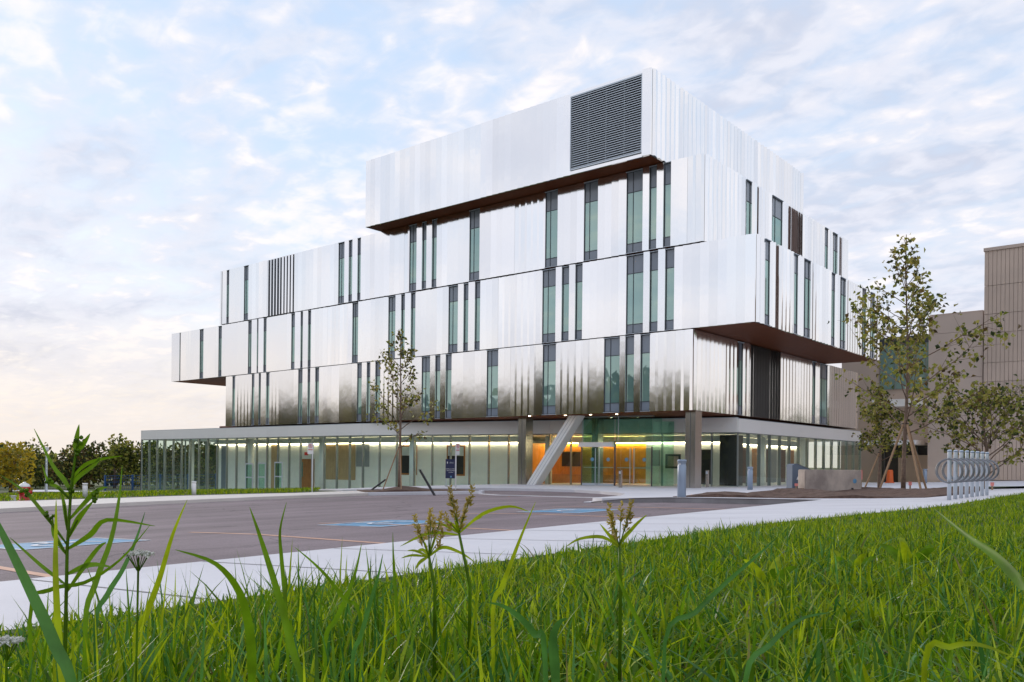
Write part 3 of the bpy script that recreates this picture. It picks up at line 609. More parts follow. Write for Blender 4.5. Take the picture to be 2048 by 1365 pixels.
# entrance: stainless columns, raking brace, glass vestibule with two pairs of doors
for (x, y, wx, wy) in ((-32.45, 40.3, .30, .34), (-21.05, 40.0, .29, .34), (-28.35, 42.0, .22, .28)):
    zb = paved(x, y); c_ = MB().box(x-wx, x+wx, y-wy, y+wy, zb-.05, Z2+.0).build('column', 'column', bld)
    MB().box(x-.012, x+.012, y-wy-.004, y-wy+.01, zb+.02, Z2-.02).build('seam', 'frame', c_)
xb, xt = -31.95, -28.7; zb = paved(-32, 41)-.15
br = MB(); w2 = .33
y0, y1 = 40.05, 40.75
br.add([(xb-w2, y0, zb), (xb+w2, y0, zb), (xt+w2, y0, Z2+.02), (xt-w2, y0, Z2+.02), (xb-w2, y1, zb), (xb+w2, y1, zb), (xt+w2, y1, Z2+.02), (xt-w2, y1, Z2+.02)], [(0, 1, 2, 3), (7, 6, 5, 4), (1, 5, 6, 2), (4, 0, 3, 7), (3, 2, 6, 7), (4, 5, 1, 0)])
brace = br.build('raking_brace', 'brace', bld)
for o_ in (-.13, .13): MB().add([(xb+o_-.015, y0-.003, zb), (xb+o_+.015, y0-.003, zb), (xt+o_+.015, y0-.003, Z2), (xt+o_-.015, y0-.003, Z2)], [(0, 1, 2, 3)]).build('groove', 'grime', brace)
d, nn, l = seg(pA, pB, 1); vo = 1.7
def vb(name, u0, u1, n0, n1, z0, z1, mat, parent): mb = MB(); bar2(mb, pA, d, nn, u0, u1, n0, n1, z0, z1); return mb.build(name, mat, parent)
U0, U1 = 17.4, 21.7; zf = -.16
ve = vb('vestibule', U0, U1, vo-.3, vo+.04, Z2-.07, Z2-.008, 'mullion', bld)
vb('glass_pane', U0+.02, U0+2.0, vo-.012, vo+.006, 2.36, Z2-.08, 'doorglass', ve); vb('glass_pane', U0+2.1, U1-.02, vo-.012, vo+.006, 2.30, Z2-.08, 'doorglass', ve)
vb('glass_pane', U0-.01, U0+.01, .05, vo-.02, zf, Z2-.08, 'doorglass', ve); vb('glass_pane', U1-.01, U1+.01, .05, vo-.02, zf, Z2-.08, 'doorglass', ve)
vb('glass_pane', U1+.05, U1+.8, .30, .32, zf, Z2-.3, 'doorglass', ve)
vb('door_canopy', U0-.1, U0+2.05, vo-.1, vo+.35, 2.07, 2.34, 'fascia', ve); vb('transom', U0+2.1, U1, vo-.03, vo+.10, 2.08, 2.28, 'doorglass', ve)
vb('post', U0+2.02, U0+2.10, vo-.06, vo+.06, zf, 2.4, 'frame', ve); vb('post', U1-.06, U1, vo-.04, vo+.04, zf, 2.1, 'frame', ve); vb('post', U0-.04, U0+.02, vo-.04, vo+.04, zf, 2.1, 'frame', ve)
for ua, ub, rail in ((U0+.04, U0+.98, 1), (U0+1.02, U0+1.98, 1), (U0+2.14, U0+3.1, 0), (U0+3.14, U1-.08, 0)):
    dl = vb('door_leaf', ua, ub, vo-.008, vo+.008, zf+.14, 2.04, 'doorglass', ve)
    if rail: vb('kick_rail', ua, ub, vo-.03, vo+.03, zf+.0, zf+.13, 'galv', ve)
    hu = ub-.10 if ua in (U0+.04, U0+2.14) else ua+.10
    vb('pull_handle', hu-.018, hu+.018, vo+.05, vo+.085, zf+.1, 2.0, 'galv', ve); vb('push_bar', ua+.05, ub-.05, vo-.09, vo-.05, zf+1.02, zf+1.07, 'galv', ve)
    mb = MB(); c0 = pA+d*((ua+ub)/2+.15)+nn*(vo+.012); mb.tube([(c0.x, c0.y, 1.35), (c0.x+nn.x*.004, c0.y+nn.y*.004, 1.35)], .11, 14); mb.build('door_sticker', 'paint_b', ve)
for u in (U0+.1, U0+2.3):
    mb = MB(); c0 = pA+d*u+nn*(vo+.12); mb.tube([(c0.x, c0.y, 2.3), (c0.x, c0.y, Z2-.02)], .022, 8); mb.build('tie_rod', 'galv', ve)
for (u, n_) in ((17.0, 3.2), (18.6, 3.3), (20.2, 3.4), (14.6, 3.0)):
    c0 = pA+d*u+nn*n_; MB().lathe([(0, .07), (.03, .07)], (c0.x, c0.y, Z2-.018), 12).build('downlight', 'lamp', bld)
# canopy seen past the left end
MB().box(-66.0, -63.6, 40.2, 42, 3.84, 3.98).build('roof_canopy', 'soffit', bld)
# side-entrance swing doors in the left glass front
for ua in (-60.35, -58.6, -56.4):
    z0_ = paved(ua, 39); df = MB(); y_ = 39.12
    df.box(ua, ua+.06, y_-.03, y_+.03, z0_, z0_+2.15); df.box(ua+.94, ua+1.0, y_-.03, y_+.03, z0_, z0_+2.15); df.box(ua+.06, ua+.94, y_-.03, y_+.03, z0_+2.05, z0_+2.15); df.box(ua+.06, ua+.94, y_-.03, y_+.03, z0_, z0_+.12); df.box(ua+.06, ua+.94, y_-.05, y_-.02, z0_+.98, z0_+1.06)
    do = df.build('door_frame', 'galv', bld); MB().box(ua+.06, ua+.94, y_-.006, y_+.006, z0_+.12, z0_+2.05).build('door_pane', 'doorglass', do)
# ------------------------------------------------------------------ ribbed concrete building on the right
cb = thing('concrete_building', 'tall beige concrete building with ribbed wall panels at the right edge', 'building', (-12.7, 66, 0))
MB().box(-12.6, 30, 66.2, 110, -.4, 16.0).build('core_wall', 'precast2', cb)
MB().box(-12.75, 30.1, 65.98, 110, 16.0, 16.22).build('coping', 'precast2', cb)
zz_ = 16.0; rows = []; hs = [2.40, 1.95, 1.30, 2.05, 1.30, 2.10, 1.25, 2.10, 1.30]
rib_cache = {}
for h in hs:
    zb_ = max(zz_-h, -.4)
    for j in range(3):
        x0 = -12.7+j*4.6; mb = MB(); n = 18; s = 4.57/n
        for i in range(n):
            mb.prism([(x0+i*s+.0, 66.16), (x0+i*s+.008, 66.06), (x0+(i+1)*s-.014, 66.06), (x0+(i+1)*s-.004, 66.16)], zb_+.015, zz_-.015)
        mb.build('wall_panel', 'precast', cb)
    zz_ = zb_
for j in range(2):   # return face
    pass
lw_ = thing('concrete_wing', 'lower plain concrete wing left of the ribbed wall, behind the young trees', 'building', (-16.3, 66, 0))
MB().box(-16.15, -12.8, 66.4, 100, -.3, 11.95).build('core_wall', 'precast2', lw_)
for z0, z1 in ((-.3, 1.15), (1.17, 4.3), (4.32, 7.4), (7.42, 10.6), (10.62, 11.9)):
    MB().box(-16.25, -12.78, 66.22, 66.38, z0, z1).build('wall_panel', 'precast2', lw_); MB().box(-16.3, -16.16, 66.4, 86, z0, z1).build('wall_panel', 'precast2', lw_)
MB().box(-16.2, -12.8, 66.3, 67, 11.92, 12.02).build('coping', 'precast2', lw_)
gb = thing('glass_link', 'recessed glass and concrete link between the metal building and the concrete wing', 'building', (-19, 69, 0))
MB().box(-24, -16.4, 71.0, 90, -.3, 11.2).build('link_core', 'precast2', gb)
for i in range(4):
    MB().box(-20.9+i*1.12, -19.84+i*1.12, 70.9, 70.96, 7.2, 10.7).build('glass_pane', 'pane', gb); MB().box(-20.96+i*1.12, -20.9+i*1.12, 70.82, 70.98, 7.2, 10.7).build('mullion', 'mullion', gb)
MB().box(-21, -16.4, 70.85, 70.98, 10.7, 11.3).build('parapet', 'frame', gb)
rl = MB(); rl.box(-21, -16.4, 70.9, 70.95, 11.95, 12.05)
for i in range(4): rl.box(-20.8+i*1.4, -20.74+i*1.4, 70.9, 70.95, 11.3, 11.95)
rl.build('roof_railing', 'grime', gb)
MB().box(-20.5, -16.5, 67.4, 70.8, 5.6, 6.15).build('bridge_slab', 'fascia', gb); MB().box(-20.4, -16.6, 68.5, 70.7, 2.9, 5.6).build('bridge_wall', 'precast2', gb)
MB().box(-20.6, -17.0, 66.0, 70.8, 2.72, 3.05).build('canopy', 'white', gb); MB().box(-20.5, -16.6, 70.0, 70.2, -.2, 2.72).build('dark_glazing', 'dark', gb)
MB().box(-19.2, -16.7, 69.7, 69.95, -.2, 2.0).build('low_wall', 'precast2', gb)
for i in range(3): MB().box(-20.3+i*1.2, -20.22+i*1.2, 69.85, 69.99, -.2, 2.72).build('mullion', 'frame', gb)
# ------------------------------------------------------------------ street furniture
def at(o, me_list): pass
def bollard(x, y, label, r=.115, h=1.0, mat='bluegrey', grp='bollards', z=None):
    zb = paved(x, y) if z is None else z; t = thing('bollard', label, 'bollard', (x, y, zb), grp)
    MB().lathe([(0, r), (h*.84, r), (h*.85, r*.93), (h*.91, r*.93), (h*.915, r*1.02), (h*.985, r*1.02), (h, r*.85)], (x, y, zb), 20).build('post', mat, t, True)
    MB().lathe([(0, r*1.10), (.03, r*1.10), (.05, r*.9)], (x, y, zb+h*.955), 20).build('cap', mat, t, True)
    MB().box(x-.02, x+.02, y-r*1.0-.012, y-r*.9, zb+h*.86, zb+h*.90).build('reflector', 'white', t)
    return t
bollard(-11.18, 20.61, 'nearest blue-grey steel bollard standing on the kerb of the plaza')
bollard(-15.71, 35.05, 'blue-grey steel bollard on the plaza in front of the glass corner', h=1.0)
bollard(-13.87, 55.99, 'blue-grey bollard beside the concrete wing, behind the staked trees', h=.86)
bollard(-36.4, 20.9, 'short white bollard in the grass strip in front of the glass front', .10, .62, 'white')
bollard(-37.3, 16.4, 'short white bollard at the left edge of the grass strip, by the blue fence', .10, .62, 'white')
def door_post(x, y, label):
    zb = paved(x, y); t = thing('door_operator_post', label, 'post', (x, y, zb), 'door operator posts')
    MB().box(x-.07, x+.07, y-.07, y+.07, zb, zb+.92).build('post', 'column', t); MB().box(x-.05, x+.05, y-.085, y-.071, zb+.72, zb+.86).build('push_plate', 'galv', t)
door_post(-24.0, 37.7, 'slim brown door-opener post in front of the entrance doors'); door_post(-21.4, 42.3, 'slim grey door-opener post beside the steel corner column')
ords = ['nearest, leftmost', 'second', 'third', 'fourth', 'fifth', 'sixth', 'seventh', 'last, rightmost']
for i in range(8):
    x, y = -4.17, 18.64+i*.505; zb = paved(x, y)+.0; t = thing('bike_rack', '%s post-and-ring bicycle rack of the row of eight by the grass' % ords[i], 'bike rack', (x, y, zb), 'row of bicycle racks')
    MB().lathe([(0, .039), (.95, .039), (.985, .038), (1.0, .028)], (x, y, zb), 14).build('post', 'galv', t, True)
    MB().lathe([(0, .043), (.03, .043)], (x, y, zb+.955), 14).build('cap', 'bluegrey', t, True)
    for s in (-1, 1):
        MB().torus((x, y+s*.055, zb+.58), (1, 0, 0), (0, 0, 1), .235, .014, 32, 8).build('ring', 'ring', t, True)
    br_ = MB()
    for zc in (.345, .815): br_.box(x-.022, x+.022, y-.055, y+.055, zb+zc-.018, zb+zc+.018)
    br_.build('bracket', 'ring', t)
# slant-topped recycling bin
c0 = Vector((-11.0, 27.9)); e = _R.xy*1.0; q_ = _F.xy*1.0; zb = paved(c0.x, c0.y)
t = thing('recycling_bin', 'dark blue-grey bin with a sloping lid behind the concrete block', 'bin', (c0.x, c0.y, zb))
def P3(u, v, h): p = c0+e*u+q_*v; return (p.x, p.y, zb+h)
b_ = MB(); prof = [(-.02, 0), (.86, 0), (.86, .62), (.18, .92), (.06, .93), (-.02, .88)]
b_.add([P3(u, 0, h) for u, h in prof]+[P3(u, .62, h) for u, h in prof], [(0, 1, 2, 3, 4, 5), (11, 10, 9, 8, 7, 6)]+[(i, i+6, (i+1) % 6+6, (i+1) % 6) for i in range(6)])
b_.build('body', 'cab', t); b_ = MB(); b_.add([P3(u, v, h+.012) for u, h in ((.16, .925), (.88, .61)) for v in (-.02, .64)], [(0, 1, 3, 2)]); b_.build('lid', 'grime', t)
b_ = MB(); b_.add([P3(u, -.006, h) for u, h in ((.12, .40), (.22, .40), (.20, .47), (.17, .52), (.14, .46))], [(0, 1, 2, 3, 4)]); b_.add([P3(u, -.006, h) for u, h in ((.25, .42), (.34, .42), (.31, .52), (.28, .47))], [(0, 1, 2, 3)]); b_.build('symbol', 'white', t)
c0 = Vector((-10.15, 26.75)); zb = paved(c0.x, c0.y)+.06
t = thing('concrete_block', 'weathered concrete barrier block with a blue dot on the mulch bed', 'concrete block', (c0.x, c0.y, zb))
b_ = MB(); b_.obox(P3(.9, .35, .33), e.to_3d()*.9, q_.to_3d()*.33, Vector((0, 0, .34))); bo = b_.build('block', 'block', t)
bm = bmesh.new(); bm.from_mesh(bo.data); bmesh.ops.bevel(bm, geom=bm.edges[:], offset=.02, segments=2, affect='EDGES'); bm.to_mesh(bo.data); bm.free()
b_ = MB(); b_.add([P3(1.58+.06*math.cos(a*.45), .012, .32+.075*math.sin(a*.45)) for a in range(14)], [tuple(range(14))]); b_.build('blue_dot', 'paint_b', t)
b_ = MB(); b_.obox(P3(1.5, .0, .06), e.to_3d()*.025, q_.to_3d()*.03, Vector((0, 0, .045))); b_.build('lifting_slot', 'dark', t)
# marker stakes and flags
def lath(x, y, h, label, col, wv=.035):
    zb = bedh(x, y) if -12 < x < -5 and y < 32 else paved(x, y); t = thing('survey_stake', label, 'stake', (x, y, zb), 'survey markers')
    MB().box(x-wv*.5, x+wv*.5, y-.01, y+.01, zb-.03, zb+h*.55).build('lath', 'stake', t); MB().box(x-wv, x+wv, y-.014, y+.014, zb+h*.5, zb+h).build('marker', col, t)
lath(-9.73, 30.9, .66, 'tall pink-topped survey stake between the block and the staked trees', 'pink')
lath(-8.2, 31.2, .26, 'small pink marker on the plaza behind the tall staked tree', 'pink', .05)
lath(-10.1, 25.9, .16, 'low pink marker at the foot of the concrete block', 'pink', .05)
lath(-5.6, 30.6, .22, 'small pink marker in the mulch behind the bicycle racks', 'pink', .05)
x, y = -17.5, 61.6; zb = paved(x, y); t = thing('traffic_barrel', 'orange and black traffic barrel by the dark doors of the link', 'traffic barrel', (x, y, zb))
MB().lathe([(0, .30), (.06, .30), (.07, .24), (.85, .19), (.9, .16)], (x, y, zb), 16).build('body', 'orange', t, True)
for h in (.2, .45, .7): MB().lathe([(0, .245-.07*h), (.10, .238-.07*h)], (x, y, zb+h), 16).build('band', 'black', t, True)
# parking signs
def text(name, s, size, mat, origin, right, up, parent, align='CENTER', ext=.002):
    cu = bpy.data.curves.new(name, 'FONT'); cu.body = s; cu.size = size; cu.align_x = align; cu.extrude = ext
    o = bpy.data.objects.new(name, cu); C.objects.link(o); bpy.context.view_layer.update()
    me = bpy.data.meshes.new_from_object(o.evaluated_get(bpy.context.evaluated_depsgraph_get())); bpy.data.objects.remove(o); me.materials.clear(); me.materials.append(MT[mat])
    r = Vector(right).normalized(); u = Vector(up).normalized(); n = r.cross(u); M_ = Matrix(((r.x, u.x, n.x, origin[0]), (r.y, u.y, n.y, origin[1]), (r.z, u.z, n.z, origin[2]), (0, 0, 0, 1))); me.transform(M_)
    ob = bpy.data.objects.new(name, me); C.objects.link(ob); ob.parent = parent; ob.matrix_parent_inverse = Matrix.Translation(-parent.location); return ob
def nopark(x, y, h, label, ang, side=1):
    zb = paved(x, y); t = thing('parking_sign', label, 'sign', (x, y, zb), 'no parking signs')
    MB().box(x-.022, x+.022, y-.022, y+.022, zb-.05, zb+h).build('post', 'white', t)
    r = Vector((math.cos(ang), math.sin(ang), 0)); n = Vector((r.y, -r.x, 0)); c = Vector((x, y, zb+h-.26))-r*.10*side+n*.03
    pl = MB(); pl.obox(c+Vector((0, 0, .06)), r*.155, n*.004, Vector((0, 0, .20))); pl.build('plate', 'white', t)
    pl = MB(); pl.obox(c-Vector((0, 0, .235)), r*.155, n*.004, Vector((0, 0, .08))); pl.build('plate', 'white', t)
    MB().torus(c+n*.008+Vector((0, 0, .10)), r, (0, 0, 1), .088, .013, 20, 4).build('red_ring', 'redsign', t)
    pl = MB(); pl.obox(c+n*.009+Vector((0, 0, .10)), (r+Vector((0, 0, -1))).normalized()*.085, n*.002, (r+Vector((0, 0, 1))).normalized()*.008); pl.build('red_bar', 'redsign', t)
    text('letter', 'P', .13, 'black', c+n*.006+Vector((0, 0, .055)), r, (0, 0, 1), t)
    pl = MB(); pl.obox(c+n*.008+Vector((0, 0, -.09)), r*.12, n*.001, Vector((0, 0, .018))); pl.build('red_strip', 'redsign', t)
AF = math.atan2(_R.y, _R.x)
nopark(-36.6, 27.7, 2.55, 'no parking sign on a white post in front of the timber-panelled room', AF, 1)
nopark(-28.35, 29.88, 2.28, 'no parking sign on a white post beside the navy blue sign', AF+1.0, -1)
# navy blue sign board on two feet
x, y = -32.1, 33.45; zb = paved(x, y); t = thing('sign_board', 'navy blue free-standing sign board with white lettering before the glass front', 'sign', (x, y, zb))
a = AF+.25; r = Vector((math.cos(a), math.sin(a), 0)); n = Vector((r.y, -r.x, 0)); c = Vector((x, y, zb+.95))
pl = MB(); pl.obox(c, r*.29, n*.05, Vector((0, 0, .52))); pl.build('board', 'navy', t)
pl = MB(); pl.obox(c+r*.294, r*.004, n*.052, Vector((0, 0, .50))); pl.build('edge', 'grime', t)
for s in (-.25, .25):
    pl = MB(); pl.tube([c+r*s+Vector((0, 0, -.52)), c+r*s+Vector((0, 0, -.93))], .02, 8); pl.build('leg', 'galv', t)
    pl = MB(); pl.obox(c+r*s+Vector((0, 0, -.93)), r*.05, n*.2, Vector((0, 0, .02))); pl.build('foot', 'grime', t)
f_ = c+n*.053
for s_, zz, sz in (('TERRENCE DONNELLY', -.03, .055), ('HEALTH SCIENCES', -.12, .058), ('COMPLEX', -.21, .058)): text('lettering', s_, sz, 'white', f_+Vector((0, 0, zz)), r, (0, 0, 1), t)
text('lettering', 'UNIVERSITY OF', .03, 'galv', f_+r*.03+Vector((0, 0, .34)), r, (0, 0, 1), t); text('lettering', 'TORONTO', .045, 'galv', f_+r*.03+Vector((0, 0, .295)), r, (0, 0, 1), t)
pl = MB(); pl.obox(f_-r*.2+Vector((0, 0, .33)), r*.02, n*.002, Vector((0, 0, .05))); pl.build('crest', 'white', t)
pl = MB(); pl.obox(f_+Vector((0, 0, -.43)), r*.045, n*.002, Vector((0, 0, .045))); pl.build('blue_symbol', 'paint_b', t)
# leaning black pipes
def pipe(a, b, r, label):
    t = thing('leaning_pipe', label, 'pipe', a, 'leaning black pipes'); MB().tube([a, b], r, 10).build('pipe', 'black', t); MB().lathe([(0, r*1.2), (.04, r*1.2)], b, 10).build('end_cap', 'black', t)
pipe((-27.25, 27.4, -.45), (-27.83, 27.0, .72), .055, 'black pipe leaning left out of the mulch bed near the blue sign')
pipe((-33.67, 29.05, -.45), (-32.95, 29.5, .16), .045, 'short black pipe leaning right, left of the small staked tree')
# hydrant
x, y = -37.3, 14.0; zb = paved(x, y)-.05; hk = 1.35; t = thing('fire_hydrant', 'red fire hydrant with a white domed cap in the grass at the left', 'hydrant', (x, y, zb))
MB().lathe([(h*1.2, r*hk) for h, r in ((0, .18), (.04, .18), (.05, .14), (.44, .14), (.45, .165), (.49, .165))], (x, y, zb), 16).build('barrel', 'red', t, True); MB().lathe([(h*1.2, r*hk) for h, r in ((0, .16), (.05, .15), (.10, .11), (.13, .05), (.17, .03))], (x, y, zb+.59), 16).build('cap', 'white', t, True)
for sgn in (_R, -_F): MB().tube([Vector((x, y, zb+.38)), Vector((x, y, zb+.38))+sgn*.29], .075, 10).build('nozzle', 'red', t, True)
x, y = -39, 14.2; t = thing('utility_marker', 'small white utility marker in the grass left of the hydrant', 'marker', (x, y, paved(x, y))); MB().box(x-.1, x+.1, y-.08, y+.08, paved(x, y)-.1, paved(x, y)+.14).build('body', 'white', t); MB().box(x-.12, x+.12, y-.1, y+.1, paved(x, y)+.14, paved(x, y)+.17).build('lid', 'white', t)
# lamp post and blue fence far left
x, y = -105.9, 42.1; zb = paved(x, y)-.2; t = thing('lamp_post', 'slender pale lamp post in the far field at the left', 'lamp post', (x, y, zb)); MB().tube([(x, y, zb), (x, y, 2.1)], [.16, .10], 10).build('pole', 'galv', t); MB().box(x-.5, x+.15, y-.2, y+.2, 2.0, 2.4).build('lamp_head', 'white', t)
fa, fb_ = Vector((-100.4, 46.4)), Vector((-84, 58)); t = thing('blue_fence', 'blue mesh fence at the edge of the far field, left of the glass corner', 'fence', (fa.x, fa.y, paved(*fa)))
dv = (fb_-fa)/6
for i in range(7):
    p = fa+dv*i; zb = paved(p.x, p.y)-.2; MB().box(p.x-.09, p.x+.09, p.y-.09, p.y+.09, zb, zb+2.0).build('post', 'blue', t)
for i in range(6):
    p = fa+dv*i; q = fa+dv*(i+1); za, zc = paved(p.x, p.y)-.2, paved(q.x, q.y)-.2
    for h in (.25, .7, 1.15, 1.6, 1.9): MB().tube([(p.x, p.y, za+h), (q.x, q.y, zc+h)], .025, 5).build('rail', 'blue', t)
    mm = MB(); nm = 14
    for j in range(1, nm): pp = p+(q-p)*j/nm; zz = za+(zc-za)*j/nm; mm.tube([(pp.x, pp.y, zz+.1), (pp.x, pp.y, zz+1.9)], .012, 4)
    mm.build('mesh_panel', 'blue', t, kind='stuff')
# ------------------------------------------------------------------ trees
def leaf(mb, p, d, n, L_, W_, rnd, fold=.25):
    d = d.normalized(); s = d.cross(n); s = s.normalized() if s.length > 1e-4 else d.orthogonal().normalized(); n = s.cross(d)
    m = p+d*L_*.5; a = m+s*W_*.5+n*W_*fold; b = m-s*W_*.5+n*W_*fold; t = p+d*L_-n*L_*.12
    o = len(mb.v); mb.v += [tuple(p), tuple(a), tuple(t), tuple(b)]; mb.f += [(o, o+1, o+2), (o, o+2, o+3)]; mb.m += [mb.cur, mb.cur]
def rv(r): 
    while True:
        v = Vector((r.uniform(-1, 1), r.uniform(-1, 1), r.uniform(-1, 1)))
        if .05 < v.length < 1: return v.normalized()
def young_tree(x, y, H, clear, prof, nbr, nleaf, seed, label, lean=(0, 0), lsz=.16, mats=('lf1', 'lf2', 'lf3', 'lf5'), wts=(5, 4, 2, 1), r0=.06, zb=None):
    r = random.Random(seed); zb = paved(x, y) if zb is None else zb; t = thing('young_tree', label, 'tree', (x, y, zb), 'young staked trees')
    tr = MB(); P = []; n = 12
    for i in range(n+1):
        f = i/n; P.append(Vector((x+lean[0]*f+.05*math.sin(f*7+seed), y+lean[1]*f+.05*math.sin(f*6+seed*2), zb-.05+(H+.05)*f)))
    tr.tube(P, [r0*(1-.9*(i/n)**.8)+.004 for i in range(n+1)], 8); cr = MB()
    def on(f): k = min(int(f*n), n-1); return P[k].lerp(P[k+1], f*n-k)
    tips = []
    for i in range(nbr):
        f = clear+(1-clear)*(i+.4*r.random())/nbr*.97; b = on(f); az_ = i*2.4+r.uniform(-.5, .5); ln = lerp((f-clear)/(1-clear), [0, .25, .6, 1], prof)*r.uniform(.7, 1.15)
        up = .32+.7*f+r.uniform(-.1, .25); dv = Vector((math.cos(az_), math.sin(az_), up)).normalized(); pts = [b]
        for k in range(1, 6):
            dv = (dv+rv(r)*.16+Vector((0, 0, .05))).normalized(); pts.append(pts[-1]+dv*ln/5)
        rb = r0*.32*(1-.6*f); tr.tube(pts, [rb*(1-.16*k)+.003 for k in range(6)], 5)
        tips += [(pts[k], dv, ln) for k in (2, 3, 4, 5)]
        for k in (2, 3, 4):
            for _ in range(2):
                d2 = (dv+rv(r)*.9).normalized(); e_ = pts[k]+d2*ln*r.uniform(.18, .38); tr.tube([pts[k], e_], [rb*.4+.002, .003], 4); tips.append((e_, d2, ln)); tips.append((pts[k].lerp(e_, .6), d2, ln))
    tips += [(on(f), Vector((0, 0, 1)), .35) for f in [1-.03*j for j in range(6)]]; tw = [a[2]**1.1 for a in tips]; pick = r.choices(tips, tw, k=nleaf)
    for p, dv, f in pick:
        cr.cur = r.choices(range(len(mats)), wts)[0]
        q = p+rv(r)*r.uniform(.02, .22)*(1+lsz); leaf(cr, q, (rv(r)+Vector((0, 0, -.35))), rv(r)+Vector((0, 0, .8)), lsz*r.uniform(.6, 1.3), lsz*r.uniform(.5, 1.1), r)
    tr.build('trunk', 'bark', t, True); cr.build('crown', list(mats), t); return t
def stake(a, b, label, rad=.03):
    t = thing('tree_stake', label, 'stake', a, 'tree stakes'); MB().tube([a, b], rad, 8).build('pole', 'stake', t); m_ = Vector(a).lerp(Vector(b), .93); MB().torus(m_, (1, 0, 0), (0, 1, 0), rad*1.5, .012, 12, 5).build('tie', 'black', t)
young_tree(-30.47, 28.2, 7.55, .28, [1.7, 2.1, 1.35, .35], 24, 720, 3, 'slim young tree on the mulch island in front of the glass front', lsz=.17, r0=.085, zb=-.18)
stake((-30.98, 27.55, -.35), (-30.42, 28.15, 1.95), 'timber stake leaning right, left of the slim tree on the mulch island'); stake((-29.85, 27.75, -.35), (-30.42, 28.15, 1.95), 'timber stake leaning left, right of the slim tree on the mulch island')
tz = bedh(-7.9, 28.9)
young_tree(-7.75, 28.9, 8.15, .22, [2.5, 3.4, 1.35, .22], 38, 1850, 11, 'tallest young tree tied to three timber stakes near the bicycle racks', lsz=.165, r0=.075, zb=tz, wts=(5, 6, 2, 1))
for (xa, ya, lb) in ((-8.45, 28.4, 'timber stake left of the tallest young tree'), (-7.05, 28.2, 'thick timber stake right of the tallest young tree'), (-7.3, 29.9, 'timber stake behind the tallest young tree')): stake((xa, ya, tz-.2), (-7.75, 28.9, tz+2.3), lb, .034)
young_tree(-9.3, 31.6, 3.6, .28, [1.0, 1.15, .8, .2], 20, 1500, 23, 'small young tree left of and behind the tallest staked tree', lsz=.12, r0=.06, wts=(4, 4, 4, 1))
stake((-9.75, 31.2, .2), (-9.3, 31.6, 1.7), 'timber stake leaning on the small young tree')
young_tree(-6.3, 33.2, 3.2, .16, [2.5, 2.9, 1.7, .25], 34, 1900, 31, 'bushy dark young tree behind the bicycle racks', lsz=.15, r0=.08, wts=(5, 4, 4, 1))
def big_tree(x, y, H, W_, label, mats, wts, n, seed, lsz=.5, zb=None, grp='trees beyond the field'):
    r = random.Random(seed); zb = paved(x, y)-.3 if zb is None else zb; t = thing('broadleaf_tree', label, 'tree', (x, y, zb), grp)
    tr = MB(); tr.tube([(x, y, zb), (x+.1, y, zb+H*.3), (x, y, zb+H*.7)], [.22, .16, .05], 7); cr = MB(); cl = []
    for i in range(16):
        a = r.uniform(0, 6.28); f = r.random()**.8; h = .18+.78*f; rad = W_*.5*math.sin(min(1, (1.08-h)*1.6)*1.5)*r.uniform(.3, 1); c = Vector((x+rad*math.cos(a), y+rad*math.sin(a), zb+H*h*.93)); cl.append((c, W_*r.uniform(.14, .25)))
        tr.tube([(x, y, zb+H*h*.55), tuple(c)], [.07, .02], 5)
    for _ in range(n):
        c, rr = r.choice(cl); d = rv(r); p = c+d*rr*r.random()**.35; cr.cur = r.choices(range(len(mats)), wts)[0]
        leaf(cr, p, d+rv(r)*.8, rv(r)+Vector((0, 0, .6)), lsz*r.uniform(.6, 1.3), lsz*r.uniform(.5, 1), r)
    tr.build('trunk', 'bark', t, True); cr.build('crown', list(mats), t)
G1, G2, G3, G4 = ('lf3', 'lf1', 'lf2'), ('lf3', 'lf5', 'lf1'), ('lf4', 'lf2', 'lf1'), ('lf3', 'lf5', 'lf2'); G5 = ('lf1', 'lf3', 'lf2')
big_tree(-103.5, 37.4, 5.4, 6.6, 'yellow autumn tree at the far left edge behind the hydrant', G3, (6, 2, 1), 1500, 41, .42)
far = [(-142, 48, 7.6, 8, G2), (-138, 52.5, 7.2, 8, G1), (-133, 56, 6.6, 6.5, G4), (-137, 60, 8.2, 8, G2), (-131, 62, 8.6, 7.5, G5), (-127, 65, 7.8, 8, G1), (-124, 68.5, 7.0, 6.5, G4), (-120, 71, 7.8, 8, G2), (-115, 75, 7.6, 8, G1), (-108, 78, 8, 8, G2), (-100, 82, 8.4, 9, G1)]
fl = ['dark green tree behind the lamp post, leftmost of the far row', 'green tree right of the lamp post in the far row', 'low brownish tree in the far row right of the lamp post', 'tall dark tree in the middle of the far row', 'yellow-green tree rising highest behind the flowering weed', 'green tree right of the yellow-green one in the far row', 'low russet tree in the far row above the blue fence', 'dark tree above the blue fence, left of the glass corner', 'green tree seen at the edge of the glass corner', 'dark tree seen through the glass corner', 'broad green tree behind the left end of the glass front']
for i, ((x, y, H, W_, mm), lb) in enumerate(zip(far, fl)): big_tree(x, y, H*.88, W_, lb, mm, (5, 3, 2), 1300, 60+i, .55)
